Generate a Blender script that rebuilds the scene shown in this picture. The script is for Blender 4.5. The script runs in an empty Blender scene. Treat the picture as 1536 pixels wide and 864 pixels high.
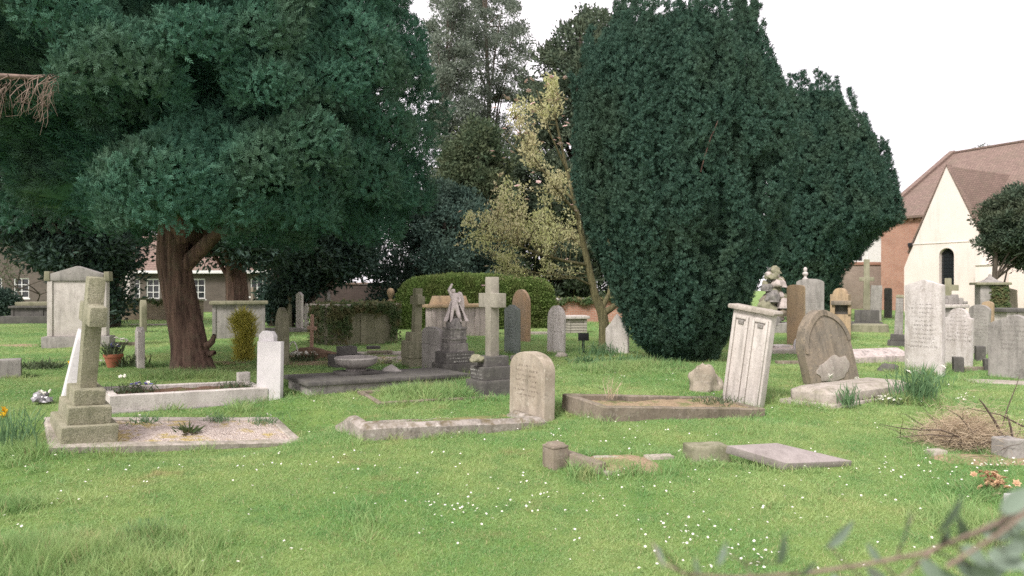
import bpy, bmesh, math, random
import numpy as np
from mathutils import Vector, Matrix, Euler, noise as mnoise
random.seed(7); rng = np.random.default_rng(7)
PI = math.pi
SC = bpy.context.scene
C = SC.collection
R = math.radians
F, H = 1067.0, 1.5            # focal length in photo pixels, camera height

# ------------------------------------------------------------------ helpers
def rot(rx, ry, rz):
    return np.array(Euler((rx, ry, rz)).to_matrix())

def T0(x, y):
    k = 1.2
    return -.07*k*np.logaddexp(0, (9.5-np.asarray(y, float))/k)

# plots: X, Y, dz, rx, ry, rz, L, W  (near left corner on the ground, long axis, width)
PLOT = {
 'cross':  (-4.454, 6.808, .036, 7.2, 6.1, 35.7, 2.51, 1.06),
 'mossy':  (-1.551, 7.383, .025, 2.5, 2.1, 31.3, 2.31, .94),
 'soil':   (1.042, 8.203, .042, 1.3, 2.9, 23.9, 2.43, 1.00),
 'coffin': (4.130, 9.135, .007, -1.4, .3, 33.9, 2.00, .72),
 'white':  (-4.997, 8.823, .0, .8, 2.0, 37.8, 1.96, .88),
 'ledger': (-2.828, 9.850, .024, -.6, 1.1, 33.5, 2.59, 1.20),
 'grass':  (-1.756, 9.354, -.005, 2.9, 1.4, 29.9, 1.77, .90),
}
FR = {}
for k, (X, Y, dz, rx, ry, rz, L, W) in PLOT.items():
    M = rot(R(rx), R(ry), R(rz)); o = np.array([X, Y, float(T0(X, Y))+dz])
    FR[k] = (o, M, L, W)

UP = {'cross': .075}
def T(x, y):
    """ground height: a gentle bank near the path, bent to the tilt of each grave plot"""
    x = np.asarray(x, float); y = np.asarray(y, float)
    z = T0(x, y) + .018*np.sin(x*.9+1.3)*np.cos(y*.7) + .012*np.sin(x*2.1+y*1.7)
    num = np.zeros_like(z); den = np.zeros_like(z); keep = np.ones_like(z)
    for k_, (o, M, L, W) in FR.items():
        u = M[:2, 0]/np.linalg.norm(M[:2, 0]); v = np.array([-u[1], u[0]])
        a = (x-o[0])*u[0]+(y-o[1])*u[1]; b = (x-o[0])*v[0]+(y-o[1])*v[1]
        da = np.maximum(np.maximum(-a, a-L), 0); db = np.maximum(np.maximum(-b, b-W), 0)
        w = np.exp(-(da**2+db**2)/.55**2)
        n = M[:, 2]
        pz = o[2]+UP.get(k_, .03)-(n[0]*(x-o[0])+n[1]*(y-o[1]))/n[2]
        num = num+w*w*pz; den = den+w*w; keep = keep*(1-w)
    return z*keep+(1-keep)*num/(den+1e-9)

def Tz(x, y): return float(T(x, y))

def at(px, py, z=0.0):
    """photo pixel of a point standing z above the ground -> world"""
    y = F*H/max(py-432, 4.0)
    for i in range(60):
        zz = Tz((px-768)/F*y, y)+z
        y = .6*y+.4*F*(H-zz)/max(py-432, 4.0)
    x = (px-768)/F*y
    return x, y, Tz(x, y)

def atY(px, Y):
    x = (px-768)/F*Y
    return x, Y, Tz(x, Y)

def al(px): return math.atan((px-768)/F)
def Sz(Y): return Y/F

# ------------------------------------------------------------------ mesh helpers
def np_mesh(name, V, faces4=None, faces3=None, mat=None, smooth=False):
    V = np.asarray(V, np.float32).reshape(-1, 3)
    me = bpy.data.meshes.new(name)
    n4 = 0 if faces4 is None else len(faces4); n3 = 0 if faces3 is None else len(faces3)
    me.vertices.add(len(V)); me.vertices.foreach_set('co', V.ravel())
    idx = []; st = []
    if n4: idx.append(np.asarray(faces4, np.int32).ravel()); st.append(np.arange(n4)*4)
    if n3: idx.append(np.asarray(faces3, np.int32).ravel()); st.append(n4*4+np.arange(n3)*3)
    idx = np.concatenate(idx); st = np.concatenate(st)
    me.loops.add(len(idx)); me.loops.foreach_set('vertex_index', idx)
    me.polygons.add(n4+n3); me.polygons.foreach_set('loop_start', st.astype(np.int32))
    me.polygons.foreach_set('use_smooth', np.full(n4+n3, smooth))
    me.update(calc_edges=True)
    if mat: me.materials.append(mat)
    return me

def link(name, me, parent=None, loc=None, rotn=None):
    o = bpy.data.objects.new(name, me); C.objects.link(o)
    if parent: o.parent = parent
    if loc is not None: o.location = loc
    if rotn is not None: o.rotation_euler = rotn
    return o

def tag(o, label, cat, group=None):
    o['label'] = label; o['category'] = cat
    if group: o['group'] = group
    return o

def thing(name, label, cat, loc=(0, 0, 0), rotn=(0, 0, 0), group=None):
    o = link(name, None, None, loc, rotn); o.empty_display_size = .2
    return tag(o, label, cat, group)

def dup(root, loc, rotz, label, scale=1.0):
    r = root.copy(); C.objects.link(r); r.location = loc; r.rotation_euler = (0, 0, rotz); r.scale = (scale,)*3
    r['label'] = label
    for ch in list(root.children):
        c = ch.copy(); C.objects.link(c); c.parent = r
        for g in ch.children:
            d = g.copy(); C.objects.link(d); d.parent = c
    return r

def finish(bm, name, mat, bev=0.0, seg=2, angle=35):
    bmesh.ops.recalc_face_normals(bm, faces=bm.faces)
    if bev:
        es = [e for e in bm.edges if len(e.link_faces) == 2 and e.calc_face_angle(0) > R(25)]
        bmesh.ops.bevel(bm, geom=es, offset=bev, segments=seg, profile=.6, affect='EDGES', clamp_overlap=True)
    me = bpy.data.meshes.new(name); bm.to_mesh(me); bm.free()
    if mat: me.materials.append(mat)
    for p in me.polygons: p.use_smooth = True
    me.set_sharp_from_angle(angle=R(angle))
    return me

def bbox(bm, x0, x1, y0, y1, z0, z1, taper=0.0):
    t = taper
    v = [bm.verts.new(p) for p in ((x0, y0, z0), (x1, y0, z0), (x1, y1, z0), (x0, y1, z0),
                                  (x0+t, y0+t, z1), (x1-t, y0+t, z1), (x1-t, y1-t, z1), (x0+t, y1-t, z1))]
    for f in ((0, 3, 2, 1), (4, 5, 6, 7), (0, 1, 5, 4), (1, 2, 6, 5), (2, 3, 7, 6), (3, 0, 4, 7)):
        bm.faces.new([v[i] for i in f])
    return v

def box_mesh(name, mat, *dims, bev=.01, taper=0.0, wear=0.0):
    bm = bmesh.new(); bbox(bm, *dims, taper=taper)
    if wear:
        big = [e for e in bm.edges if e.calc_length() > .15]
        bmesh.ops.subdivide_edges(bm, edges=big, cuts=6, use_grid_fill=True)
        jitter(bm, wear)
    return finish(bm, name, mat, bev)

def jitter(bm, amp, fr=6.0):
    off = Vector((random.random()*50, random.random()*50, 0))
    for v in bm.verts:
        v.co += mnoise.noise_vector(v.co*fr+off)*amp + mnoise.noise_vector(v.co*fr*3+off)*amp*.4

def prism_bm(outline, y0, y1):
    """outline (x,z) extruded along y"""
    bm = bmesh.new()
    a = [bm.verts.new((x, y0, z)) for x, z in outline]
    b = [bm.verts.new((x, y1, z)) for x, z in outline]
    bm.faces.new(a); bm.faces.new(b[::-1])
    n = len(a)
    for i in range(n):
        bm.faces.new((a[i], b[i], b[(i+1) % n], a[(i+1) % n]))
    return bm

def tube_np(paths, sides=7):
    """paths: list of lists of (x,y,z,r) -> V, F4"""
    V = []; Fq = []; base = 0
    for P in paths:
        P = np.asarray(P, float); n = len(P)
        d = np.gradient(P[:, :3], axis=0); d /= np.linalg.norm(d, axis=1)[:, None]+1e-9
        ref = np.array([0, 0, 1.]) if abs(d[0, 2]) < .9 else np.array([1., 0, 0])
        for i in range(n):
            s = np.cross(d[i], ref); s /= np.linalg.norm(s)+1e-9; t = np.cross(s, d[i])
            a = np.arange(sides)*2*PI/sides
            V.append(P[i, :3]+P[i, 3]*(np.cos(a)[:, None]*s+np.sin(a)[:, None]*t))
        for i in range(n-1):
            for k in range(sides):
                Fq.append((base+i*sides+k, base+i*sides+(k+1) % sides, base+(i+1)*sides+(k+1) % sides, base+(i+1)*sides+k))
        Fq.append(tuple(base+(n-1)*sides+j for j in (0, 1, 2, 3)) if sides == 4 else (base+(n-1)*sides, base+(n-1)*sides+1, base+(n-1)*sides+2, base+(n-1)*sides+3))
        base += n*sides
    return np.concatenate(V), np.array(Fq)

def tube_mesh(name, paths, mat, sides=7):
    V, Fq = tube_np(paths, sides)
    return np_mesh(name, V, Fq, None, mat, True)

def lathe_mesh(name, prof, mat, seg=20, wob=0.0):
    V = []; Fq = []
    for r, z in prof:
        for k in range(seg):
            a = 2*PI*k/seg; V.append((r*math.cos(a), r*math.sin(a), z))
    for i in range(len(prof)-1):
        for k in range(seg):
            Fq.append((i*seg+k, i*seg+(k+1) % seg, (i+1)*seg+(k+1) % seg, (i+1)*seg+k))
    me = np_mesh(name, V, Fq, None, mat, True)
    me.set_sharp_from_angle(angle=R(40))
    return me

def rock_bm(sx, sy, sz, rough=.25, sub=3, seed=0, flat=True):
    bm = bmesh.new(); bmesh.ops.create_icosphere(bm, subdivisions=sub, radius=1)
    off = Vector((seed*7.3, seed*3.1, seed*1.7))
    for v in bm.verts:
        c = v.co.copy()
        k = 1+rough*(mnoise.noise(c*1.1+off)+.5*mnoise.noise(c*2.7+off)+.22*mnoise.noise(c*6+off))
        v.co = Vector((c.x*sx*k, c.y*sy*k, max(c.z*k, -.25)*sz))
    return bm

def quads(P, A, S, ln, wd, fold=.25):
    """diamond leaves: base P, axis A, side S (unit), lengths, widths -> V,F"""
    n = len(P); N = np.cross(A, S)
    ln = np.asarray(ln)[:, None]*np.ones((n, 1)); wd = np.asarray(wd)[:, None]*np.ones((n, 1))
    V = np.empty((n, 4, 3), np.float32)
    V[:, 0] = P; V[:, 2] = P+A*ln
    mid = P+A*ln*.45+N*wd*fold
    V[:, 1] = mid+S*wd*.5; V[:, 3] = mid-S*wd*.5
    return V.reshape(-1, 3), np.arange(n*4).reshape(n, 4)

def unit(v): return v/(np.linalg.norm(v, axis=-1, keepdims=True)+1e-9)

def frames(A, g=rng):
    A = unit(A); r = unit(g.normal(size=A.shape)); S = unit(np.cross(A, r)); return A, S

def spray_template(pairs=5, spread=50, lw=.1, ll=.42):
    """a flat fan of narrow leaflets along a stem of length 1; local axes: x=along, y=side, z=normal"""
    P = []; A = []; L = []
    for i in range(pairs):
        t = .12+.78*i/pairs
        for s in (-1, 1):
            a = R(spread*(1-.35*t)); P.append((t, 0, -.12*t*t)); A.append((math.cos(a), s*math.sin(a), -.12)); L.append(ll*(1-.45*t))
    P.append((.75, 0, -.1)); A.append((1, 0, -.15)); L.append(.4)
    P.append((0, 0, 0)); A.append((1, 0, 0)); L.append(.8)
    P = np.array(P); A = unit(np.array(A)); S = unit(np.cross(np.array([0, 0, 1.]), A))
    V, _ = quads(P, A, S, np.array(L), np.full(len(L), lw))
    return V.reshape(-1, 3)

def sprays(P, A, size, templ, S=None, g=rng):
    A = unit(A)
    if S is None: A, S = frames(A, g)
    S = unit(S-A*(S*A).sum(1, keepdims=True)); N = np.cross(A, S)
    B = np.stack([A, S, N], 1)*np.asarray(size)[:, None, None]          # n,3,3
    V = np.einsum('kj,njc->nkc', templ, B)+P[:, None, :]
    n = len(P)*len(templ)
    return V.reshape(-1, 3).astype(np.float32), np.arange(n).reshape(-1, 4)

def join(parts):
    V = []; Fq = []; b = 0
    for v, f in parts:
        V.append(v); Fq.append(f+b); b += len(v)
    return np.concatenate(V), np.concatenate(Fq)

# ------------------------------------------------------------------ materials
def mat_new(name):
    m = bpy.data.materials.new(name); m.use_nodes = True
    nt = m.node_tree; b = nt.nodes['Principled BSDF']; b.inputs['Specular IOR Level'].default_value = .25
    b.inputs['Roughness'].default_value = .85
    return m, nt, b

class NT:
    def __init__(s, nt): s.nt = nt
    def n(s, t, **kw):
        x = s.nt.nodes.new(t)
        for k, v in kw.items(): setattr(x, k, v)
        return x
    def l(s, a, b): s.nt.links.new(a, b)
    def noise(s, vec, scale, det=5, rough=.6):
        x = s.n('ShaderNodeTexNoise'); x.inputs['Scale'].default_value = scale; x.inputs['Detail'].default_value = det
        x.inputs['Roughness'].default_value = rough; s.l(vec, x.inputs['Vector']); return x.outputs['Fac']
    def ramp(s, fac, lo, hi, a=0., b=1.):
        x = s.n('ShaderNodeMapRange'); x.inputs['From Min'].default_value = lo; x.inputs['From Max'].default_value = hi
        x.inputs['To Min'].default_value = a; x.inputs['To Max'].default_value = b
        s.l(fac, x.inputs['Value']); return x.outputs['Result']
    def mix(s, fac, a, b):
        x = s.n('ShaderNodeMix', data_type='RGBA')
        if isinstance(fac, float): x.inputs['Factor'].default_value = fac
        else: s.l(fac, x.inputs['Factor'])
        for i, c in ((6, a), (7, b)):
            if isinstance(c, tuple): x.inputs[i].default_value = (*c, 1)
            else: s.l(c, x.inputs[i])
        return x.outputs[2]
    def math(s, op, a, b=None):
        x = s.n('ShaderNodeMath', operation=op)
        for i, c in enumerate((a, b)):
            if c is None: continue
            if isinstance(c, (int, float)): x.inputs[i].default_value = c
            else: s.l(c, x.inputs[i])
        return x.outputs[0]
    def mapping(s, vec, sc=(1, 1, 1)):
        x = s.n('ShaderNodeMapping'); x.inputs['Scale'].default_value = sc; s.l(vec, x.inputs['Vector']); return x.outputs[0]
    def objvec(s):
        tc = s.n('ShaderNodeTexCoord'); oi = s.n('ShaderNodeObjectInfo')
        v = s.n('ShaderNodeVectorMath', operation='MULTIPLY_ADD')
        cx = s.n('ShaderNodeCombineXYZ')
        s.l(oi.outputs['Random'], cx.inputs[0]); s.l(oi.outputs['Random'], cx.inputs[1]); s.l(oi.outputs['Random'], cx.inputs[2])
        s.l(cx.outputs[0], v.inputs[0]); v.inputs[1].default_value = (37., 53., 71.); s.l(tc.outputs['Object'], v.inputs[2])
        return v.outputs[0], tc.outputs['Object']
    def bump(s, h, bsdf, st=.4, dist=.01):
        x = s.n('ShaderNodeBump'); x.inputs['Strength'].default_value = st; x.inputs['Distance'].default_value = dist
        s.l(h, x.inputs['Height']); s.l(x.outputs[0], bsdf.inputs['Normal'])

def stone(name, c1, c2, stain=(.08, .075, .065), stain_amt=.6, lichen=(.45, .46, .38), lich_amt=.35, moss=0.0, mossc=(.12, .13, .045),
          gran=0.0, text=None, tcol=(.12, .11, .10), bump=.5, thr=.58):
    m, nt, b = mat_new(name); N = NT(nt); v, ob = N.objvec()
    big = N.noise(v, 2.6, 6, .62); mid = N.noise(v, 11, 6, .65); fine = N.noise(v, 70, 4, .7)
    col = N.mix(N.ramp(big, .35, .65), c1, c2)
    # weather stains: long in z, and blotches
    st = N.noise(N.mapping(v, (9, 9, 1.1)), 1.0, 5, .6)
    col = N.mix(N.math('MULTIPLY', N.ramp(st, .48, .72), stain_amt), col, stain)
    bl = N.noise(v, 5.5, 7, .7)
    col = N.mix(N.math('MULTIPLY', N.ramp(bl, .56, .68), stain_amt*.6), col, stain)
    vz = N.n('ShaderNodeTexVoronoi'); vz.inputs['Scale'].default_value = 16; vz.inputs['Randomness'].default_value = 1
    wv = N.n('ShaderNodeVectorMath', operation='ADD'); nz = N.n('ShaderNodeTexNoise'); nz.inputs['Scale'].default_value = 14
    N.l(v, nz.inputs['Vector']); N.l(v, wv.inputs[0])
    sc = N.n('ShaderNodeVectorMath', operation='SCALE'); sc.inputs['Scale'].default_value = .12; N.l(nz.outputs['Color'], sc.inputs[0]); N.l(sc.outputs[0], wv.inputs[1])
    N.l(wv.outputs[0], vz.inputs['Vector'])
    lz = N.math('MULTIPLY', N.ramp(vz.outputs['Distance'], .42, .30), N.ramp(mid, thr-.08, thr+.04))
    col = N.mix(N.math('MULTIPLY', lz, lich_amt), col, lichen)
    lq = N.math('MULTIPLY', N.ramp(N.noise(v, 21, 6, .75), .54, .62), N.ramp(N.noise(v, 3.3, 3), .4, .6))
    col = N.mix(N.math('MULTIPLY', lq, lich_amt*1.3), col, lichen)
    dk = N.math('MULTIPLY', N.ramp(N.noise(v, 34, 5, .75), .53, .63), N.ramp(N.noise(v, 4.1, 4), .38, .62))
    col = N.mix(N.math('MULTIPLY', dk, min(.9, stain_amt*1.1)), col, stain)
    col = N.mix(N.math('MULTIPLY', N.ramp(fine, .35, .75), .42), col, N.mix(.5, col, (.03, .03, .03)))
    if gran:
        g = N.noise(v, 160, 2, .5)
        col = N.mix(N.math('MULTIPLY', N.ramp(g, .5, .62), gran), col, (.05, .05, .045))
        col = N.mix(N.math('MULTIPLY', N.ramp(g, .42, .34), gran*.6), col, (.6, .58, .52))
    if moss:
        ge = N.n('ShaderNodeNewGeometry'); sx = N.n('ShaderNodeSeparateXYZ'); N.l(ge.outputs['Normal'], sx.inputs[0])
        up = N.math('MULTIPLY', N.ramp(sx.outputs[2], .1, .8, .25, 1.), N.ramp(N.noise(v, 7, 6, .7), .45, .62))
        col = N.mix(N.math('MULTIPLY', up, moss), col, mossc)
    h = N.math('ADD', N.math('MULTIPLY', mid, .8), N.math('MULTIPLY', fine, .45))
    if text:
        z0, z1, row, xw = text                     # worn lines of incised lettering between z0 and z1, |x|<xw
        s = N.n('ShaderNodeSeparateXYZ'); N.l(ob, s.inputs[0])
        fr = N.math('FRACT', N.math('DIVIDE', s.outputs[2], row))
        band = N.math('MULTIPLY', N.math('GREATER_THAN', fr, .38), N.math('LESS_THAN', fr, .82))
        rowid = N.math('FLOOR', N.math('DIVIDE', s.outputs[2], row))
        cx = N.n('ShaderNodeCombineXYZ'); N.l(N.math('MULTIPLY', s.outputs[0], 75.), cx.inputs[0]); N.l(N.math('MULTIPLY', rowid, 7.31), cx.inputs[1]); N.l(N.math('MULTIPLY', s.outputs[2], 40.), cx.inputs[2])
        letters = N.ramp(N.noise(cx.outputs[0], 1.0, 2, .5), .5, .56)
        wid = N.noise(cx.outputs[0], .0, 0)
        cr = N.n('ShaderNodeTexWhiteNoise', noise_dimensions='1D'); N.l(rowid, cr.inputs['W'])
        lim = N.math('MULTIPLY', N.ramp(cr.outputs['Value'], 0, 1, .45, 1.), xw)
        inx = N.math('LESS_THAN', N.math('ABSOLUTE', s.outputs[0]), lim)
        inz = N.math('MULTIPLY', N.math('GREATER_THAN', s.outputs[2], z0), N.math('LESS_THAN', s.outputs[2], z1))
        ge = N.n('ShaderNodeNewGeometry')
        tx = N.n('ShaderNodeVectorTransform', vector_type='NORMAL', convert_from='WORLD', convert_to='OBJECT'); N.l(ge.outputs['Normal'], tx.inputs[0])
        sn = N.n('ShaderNodeSeparateXYZ'); N.l(tx.outputs[0], sn.inputs[0])
        front = N.math('LESS_THAN', sn.outputs[1], -.7)
        tm = N.math('MULTIPLY', N.math('MULTIPLY', band, letters), N.math('MULTIPLY', N.math('MULTIPLY', inx, inz), front))
        tm = N.math('MULTIPLY', tm, N.ramp(N.noise(v, 4, 3), .35, .55, .3, .9))
        col = N.mix(tm, col, tcol)
        h = N.math('SUBTRACT', h, N.math('MULTIPLY', tm, .6))
    N.l(col, b.inputs['Base Color']); b.inputs['Roughness'].default_value = .92
    N.bump(h, b, bump, .012)
    return m

M = {}
M['tan'] = stone('tan_stone', (.42, .36, .29), (.31, .26, .2), stain_amt=.4, lichen=(.55, .5, .42), lich_amt=.45, moss=.25, text=(.34, .76, .062, .3), tcol=(.13, .1, .08))
M['pale'] = stone('pale_stone', (.62, .57, .53), (.5, .455, .415), stain=(.17, .155, .135), stain_amt=.5, lichen=(.62, .6, .55), lich_amt=.3)
M['white'] = stone('white_marble', (.66, .63, .62), (.57, .545, .54), stain=(.3, .29, .28), stain_amt=.35, lichen=(.72, .7, .68), lich_amt=.3, bump=.2)
M['whitewash'] = stone('white_limestone', (.67, .62, .6), (.54, .49, .46), stain=(.23, .195, .165), stain_amt=.6, lichen=(.7, .66, .64), lich_amt=.7, gran=.25, moss=.15, mossc=(.22, .2, .1), text=(.45, 1.25, .075, .26), tcol=(.2, .18, .165))
M['grey'] = stone('grey_stone', (.36, .335, .31), (.27, .25, .23), stain=(.07, .068, .06), stain_amt=.55, lichen=(.4, .4, .36), lich_amt=.35, text=(.45, 1.25, .075, .26), tcol=(.2, .18, .165))
M['dark'] = stone('dark_stone', (.13, .122, .112), (.085, .08, .075), stain=(.045, .043, .04), stain_amt=.5, lichen=(.24, .23, .2), lich_amt=.35, moss=.2, mossc=(.13, .13, .07), text=None)
M['darktext'] = stone('dark_lettered_stone', (.13, .122, .112), (.085, .08, .075), stain=(.045, .043, .04), stain_amt=.5, lichen=(.24, .23, .2), lich_amt=.3, text=(.02, 2., .058, .3), tcol=(.4, .39, .36))
M['slate'] = stone('slate', (.26, .285, .265), (.2, .225, .21), stain=(.08, .09, .08), stain_amt=.4, lichen=(.25, .27, .23), lich_amt=.2, text=(.35, .95, .07, .2), tcol=(.07, .075, .07), bump=.25)
M['sand'] = stone('sandstone', (.46, .33, .2), (.36, .27, .18), stain=(.15, .115, .08), stain_amt=.5, lichen=(.5, .42, .3), lich_amt=.3)
M['orange'] = stone('orange_sandstone', (.48, .31, .19), (.42, .31, .22), stain=(.2, .16, .11), stain_amt=.4, lichen=(.55, .42, .3), lich_amt=.3)
M['ochre'] = stone('ochre_streaked_stone', (.29, .235, .175), (.205, .18, .145), stain=(.085, .075, .06), stain_amt=.75, lichen=(.45, .36, .24), lich_amt=.35)
M['scar'] = stone('bare_scar', (.42, .37, .32), (.34, .3, .26), stain_amt=.3, bump=.9)
M['granite'] = stone('mossy_granite', (.34, .315, .225), (.25, .24, .15), stain=(.11, .115, .06), stain_amt=.65, lichen=(.47, .43, .3), lich_amt=.4, gran=.55, bump=1.0, moss=.0)
M['kerb'] = stone('kerb_stone', (.47, .42, .37), (.36, .315, .27), stain=(.12, .105, .085), stain_amt=.6, lichen=(.58, .54, .48), lich_amt=.45, moss=.35)
M['mosskerb'] = stone('mossy_kerb_stone', (.42, .375, .335), (.29, .255, .22), stain=(.1, .09, .075), stain_amt=.65, lichen=(.56, .52, .47), lich_amt=.6, moss=.75, mossc=(.1, .075, .025))
M['slabstone'] = stone('mauve_grey_slab_stone', (.33, .29, .275), (.27, .235, .22), stain=(.14, .12, .11), stain_amt=.35, lichen=(.42, .38, .35), lich_amt=.3)
M['brownkerb'] = stone('brown_kerb_stone', (.27, .225, .175), (.19, .155, .12), stain=(.07, .06, .045), stain_amt=.6, lichen=(.38, .34, .28), lich_amt=.4, moss=.3)
M['mossy'] = stone('green_stained_stone', (.3, .28, .2), (.22, .21, .14), stain=(.1, .11, .06), stain_amt=.6, lichen=(.4, .38, .28), lich_amt=.3, moss=.3)
M['rose'] = stone('rosy_weathered_marble', (.55, .47, .44), (.42, .36, .33), stain=(.13, .12, .11), stain_amt=.75, lichen=(.62, .55, .5), lich_amt=.4)
M['statue'] = stone('statue_marble', (.68, .6, .57), (.55, .48, .455), stain=(.2, .18, .165), stain_amt=.6, lichen=(.7, .63, .6), lich_amt=.4)
M['cross'] = stone('buff_grey_cross_stone', (.36, .33, .275), (.27, .25, .2), stain=(.12, .115, .085), stain_amt=.5, lichen=(.46, .43, .35), lich_amt=.4)
M['pedestal'] = stone('stained_pedestal_stone', (.26, .24, .22), (.15, .14, .13), stain=(.04, .04, .038), stain_amt=.8, lichen=(.42, .4, .36), lich_amt=.6)

def plain(name, c, rough=.6, metal=0, var=.15):
    m, nt, b = mat_new(name); N = NT(nt); v, ob = N.objvec()
    N.l(N.mix(N.ramp(N.noise(v, 8, 4), .3, .7), c, tuple(x*(1-var) for x in c)), b.inputs['Base Color'])
    b.inputs['Roughness'].default_value = rough; b.inputs['Metallic'].default_value = metal
    return m

def leafmat(name, c1, c2, c3=None, trans=.25, rough=.6, big=.0):
    m, nt, b = mat_new(name); N = NT(nt)
    ge = N.n('ShaderNodeNewGeometry'); tc = N.n('ShaderNodeTexCoord')
    col = N.mix(ge.outputs['Random Per Island'], c1, c2)
    if c3: col = N.mix(N.ramp(N.noise(tc.outputs['Object'], big or .8, 3), .45, .65), col, N.mix(.55, col, c3))
    N.l(col, b.inputs['Base Color']); b.inputs['Roughness'].default_value = rough; b.inputs['Specular IOR Level'].default_value = .12
    t = N.n('ShaderNodeBsdfTranslucent'); N.l(col, t.inputs['Color'])
    mx = N.n('ShaderNodeMixShader'); mx.inputs[0].default_value = trans
    N.l(b.outputs[0], mx.inputs[1]); N.l(t.outputs[0], mx.inputs[2])
    N.l(mx.outputs[0], nt.nodes['Material Output'].inputs['Surface'])
    return m

L = {}
L['cypress'] = leafmat('cypress_foliage', (.034, .102, .068), (.076, .168, .108), (.095, .145, .088), .12)
L['yew'] = leafmat('yew_foliage', (.030, .076, .056), (.078, .142, .10), (.078, .12, .074), .12)
L['evergreen'] = leafmat('evergreen_foliage', (.036, .068, .056), (.064, .104, .08), (.07, .1, .07), .15)
L['olive'] = leafmat('olive_foliage', (.058, .092, .052), (.098, .132, .074), (.12, .125, .06), .2)
L['grey'] = leafmat('hazed_grey_green_foliage', (.15, .19, .15), (.25, .285, .225), (.16, .19, .14), .3)  # grey-green leaves, also lightened in the colour in place of distance haze
L['bluegreen'] = leafmat('blue_green_foliage', (.045, .075, .05), (.085, .115, .075), (.11, .11, .06), .2)
L['darkfir'] = leafmat('dark_fir_foliage', (.06, .09, .06), (.1, .13, .085), (.1, .115, .065), .2)
L['magnolia'] = leafmat('magnolia_foliage', (.48, .52, .22), (.72, .70, .42), (.7, .6, .42), .5)
L['hedge'] = leafmat('hedge_foliage', (.13, .20, .06), (.21, .29, .09), (.19, .2, .08), .25, big=1.2)
L['ivy'] = leafmat('ivy_foliage', (.045, .085, .03), (.10, .13, .055), (.2, .13, .07), .15, big=3)
L['bush'] = leafmat('grey_bush_foliage', (.07, .1, .055), (.13, .16, .085), None, .2)
L['golden'] = leafmat('golden_foliage', (.34, .34, .08), (.62, .56, .13), None, .35)
L['blade'] = leafmat('daffodil_leaves', (.10, .19, .09), (.16, .26, .13), None, .3)
L['bramble'] = leafmat('bramble_leaves', (.07, .12, .07), (.26, .31, .25), None, .1, rough=.35)
L['dry'] = leafmat('dry_brush', (.42, .33, .23), (.58, .48, .35), None, .25)
M['petal_white'] = plain('white_petals', (.8, .78, .7), .6)
M['petal_pink'] = plain('blush_petals', (.82, .62, .58), .6)
M['petal_yellow'] = plain('yellow_petals', (.8, .5, .03), .6)
M['petal_blue'] = plain('blue_petals', (.22, .2, .5), .6)
M['petal_orange'] = plain('faded_orange_petals', (.55, .36, .22), .7)
M['terracotta'] = plain('terracotta', (.36, .13, .075), .8)
M['iron'] = plain('black_painted_iron', (.02, .02, .022), .5)
M['whitepaint'] = plain('white_paint', (.72, .71, .69), .5)
M['twig'] = plain('twig_bark', (.1, .075, .06), .9)
M['deadtwig'] = plain('dead_branch_bark', (.3, .22, .18), .9, var=.5)
M['soilmound'] = plain('heaped_earth', (.2, .13, .085), .95, var=.4)
M['wrap'] = plain('silver_wrapping', (.3, .29, .3), .3, .3, .5)
M['wood'] = plain('pinkish_wood', (.42, .27, .2), .8)

def barkmat(name, c1, c2, sz=1.0):
    m, nt, b = mat_new(name); N = NT(nt); tc = N.n('ShaderNodeTexCoord'); v = tc.outputs['Object']
    f = N.noise(N.mapping(v, (13*sz, 13*sz, 1.1*sz)), 1., 6, .65)
    g = N.noise(v, 5*sz, 4)
    col = N.mix(N.ramp(f, .36, .66), c1, c2)
    col = N.mix(N.math('MULTIPLY', N.ramp(g, .5, .7), .4), col, (.13, .12, .08))
    N.l(col, b.inputs['Base Color']); N.bump(f, b, .9, .05); b.inputs['Roughness'].default_value = .95
    return m
M['redbark'] = barkmat('red_fibrous_bark', (.05, .031, .024), (.19, .12, .09))
M['greybark'] = barkmat('grey_bark', (.05, .042, .034), (.13, .105, .08), 2)
M['magbark'] = barkmat('lichened_bark', (.12, .11, .055), (.25, .225, .12), 2.5)

def brickmat(name, c1, c2, mortar, bw=.23, bh=.075, msz=.012, blot=.4, blotc=None, ax=(0, 2)):
    m, nt, b = mat_new(name); N = NT(nt); v, ob = N.objvec()
    s = N.n('ShaderNodeSeparateXYZ'); N.l(ob, s.inputs[0])
    cx = N.n('ShaderNodeCombineXYZ'); N.l(N.math('ADD', s.outputs[ax[0]], N.math('MULTIPLY', s.outputs[1], .73 if ax[0] == 0 else 0.)), cx.inputs[0]); N.l(s.outputs[ax[1]], cx.inputs[1])
    br = N.n('ShaderNodeTexBrick'); N.l(cx.outputs[0], br.inputs['Vector'])
    br.inputs['Scale'].default_value = 1.; br.inputs['Brick Width'].default_value = bw; br.inputs['Row Height'].default_value = bh
    br.inputs['Mortar Size'].default_value = msz; br.inputs['Color1'].default_value = (*c1, 1); br.inputs['Color2'].default_value = (*c2, 1); br.inputs['Mortar'].default_value = (*mortar, 1)
    col = N.mix(N.math('MULTIPLY', N.ramp(N.noise(v, 1.1, 6, .7), .45, .68), blot), br.outputs['Color'], blotc or tuple(x*.5 for x in c1))
    col = N.mix(N.math('MULTIPLY', N.ramp(N.noise(v, 14, 4, .7), .5, .75), .35), col, tuple(min(1, x*1.5) for x in c2))
    N.l(col, b.inputs['Base Color']); N.bump(br.outputs['Fac'], b, -.4, .01); b.inputs['Roughness'].default_value = .9
    return m
M['brick'] = brickmat('red_brick', (.34, .15, .10), (.40, .2, .135), (.38, .3, .25))
M['darkbrick'] = brickmat('tree_shaded_old_brick', (.048, .032, .028), (.068, .046, .04), (.06, .05, .045))  # shade of the trees is put into this brick colour
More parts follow.
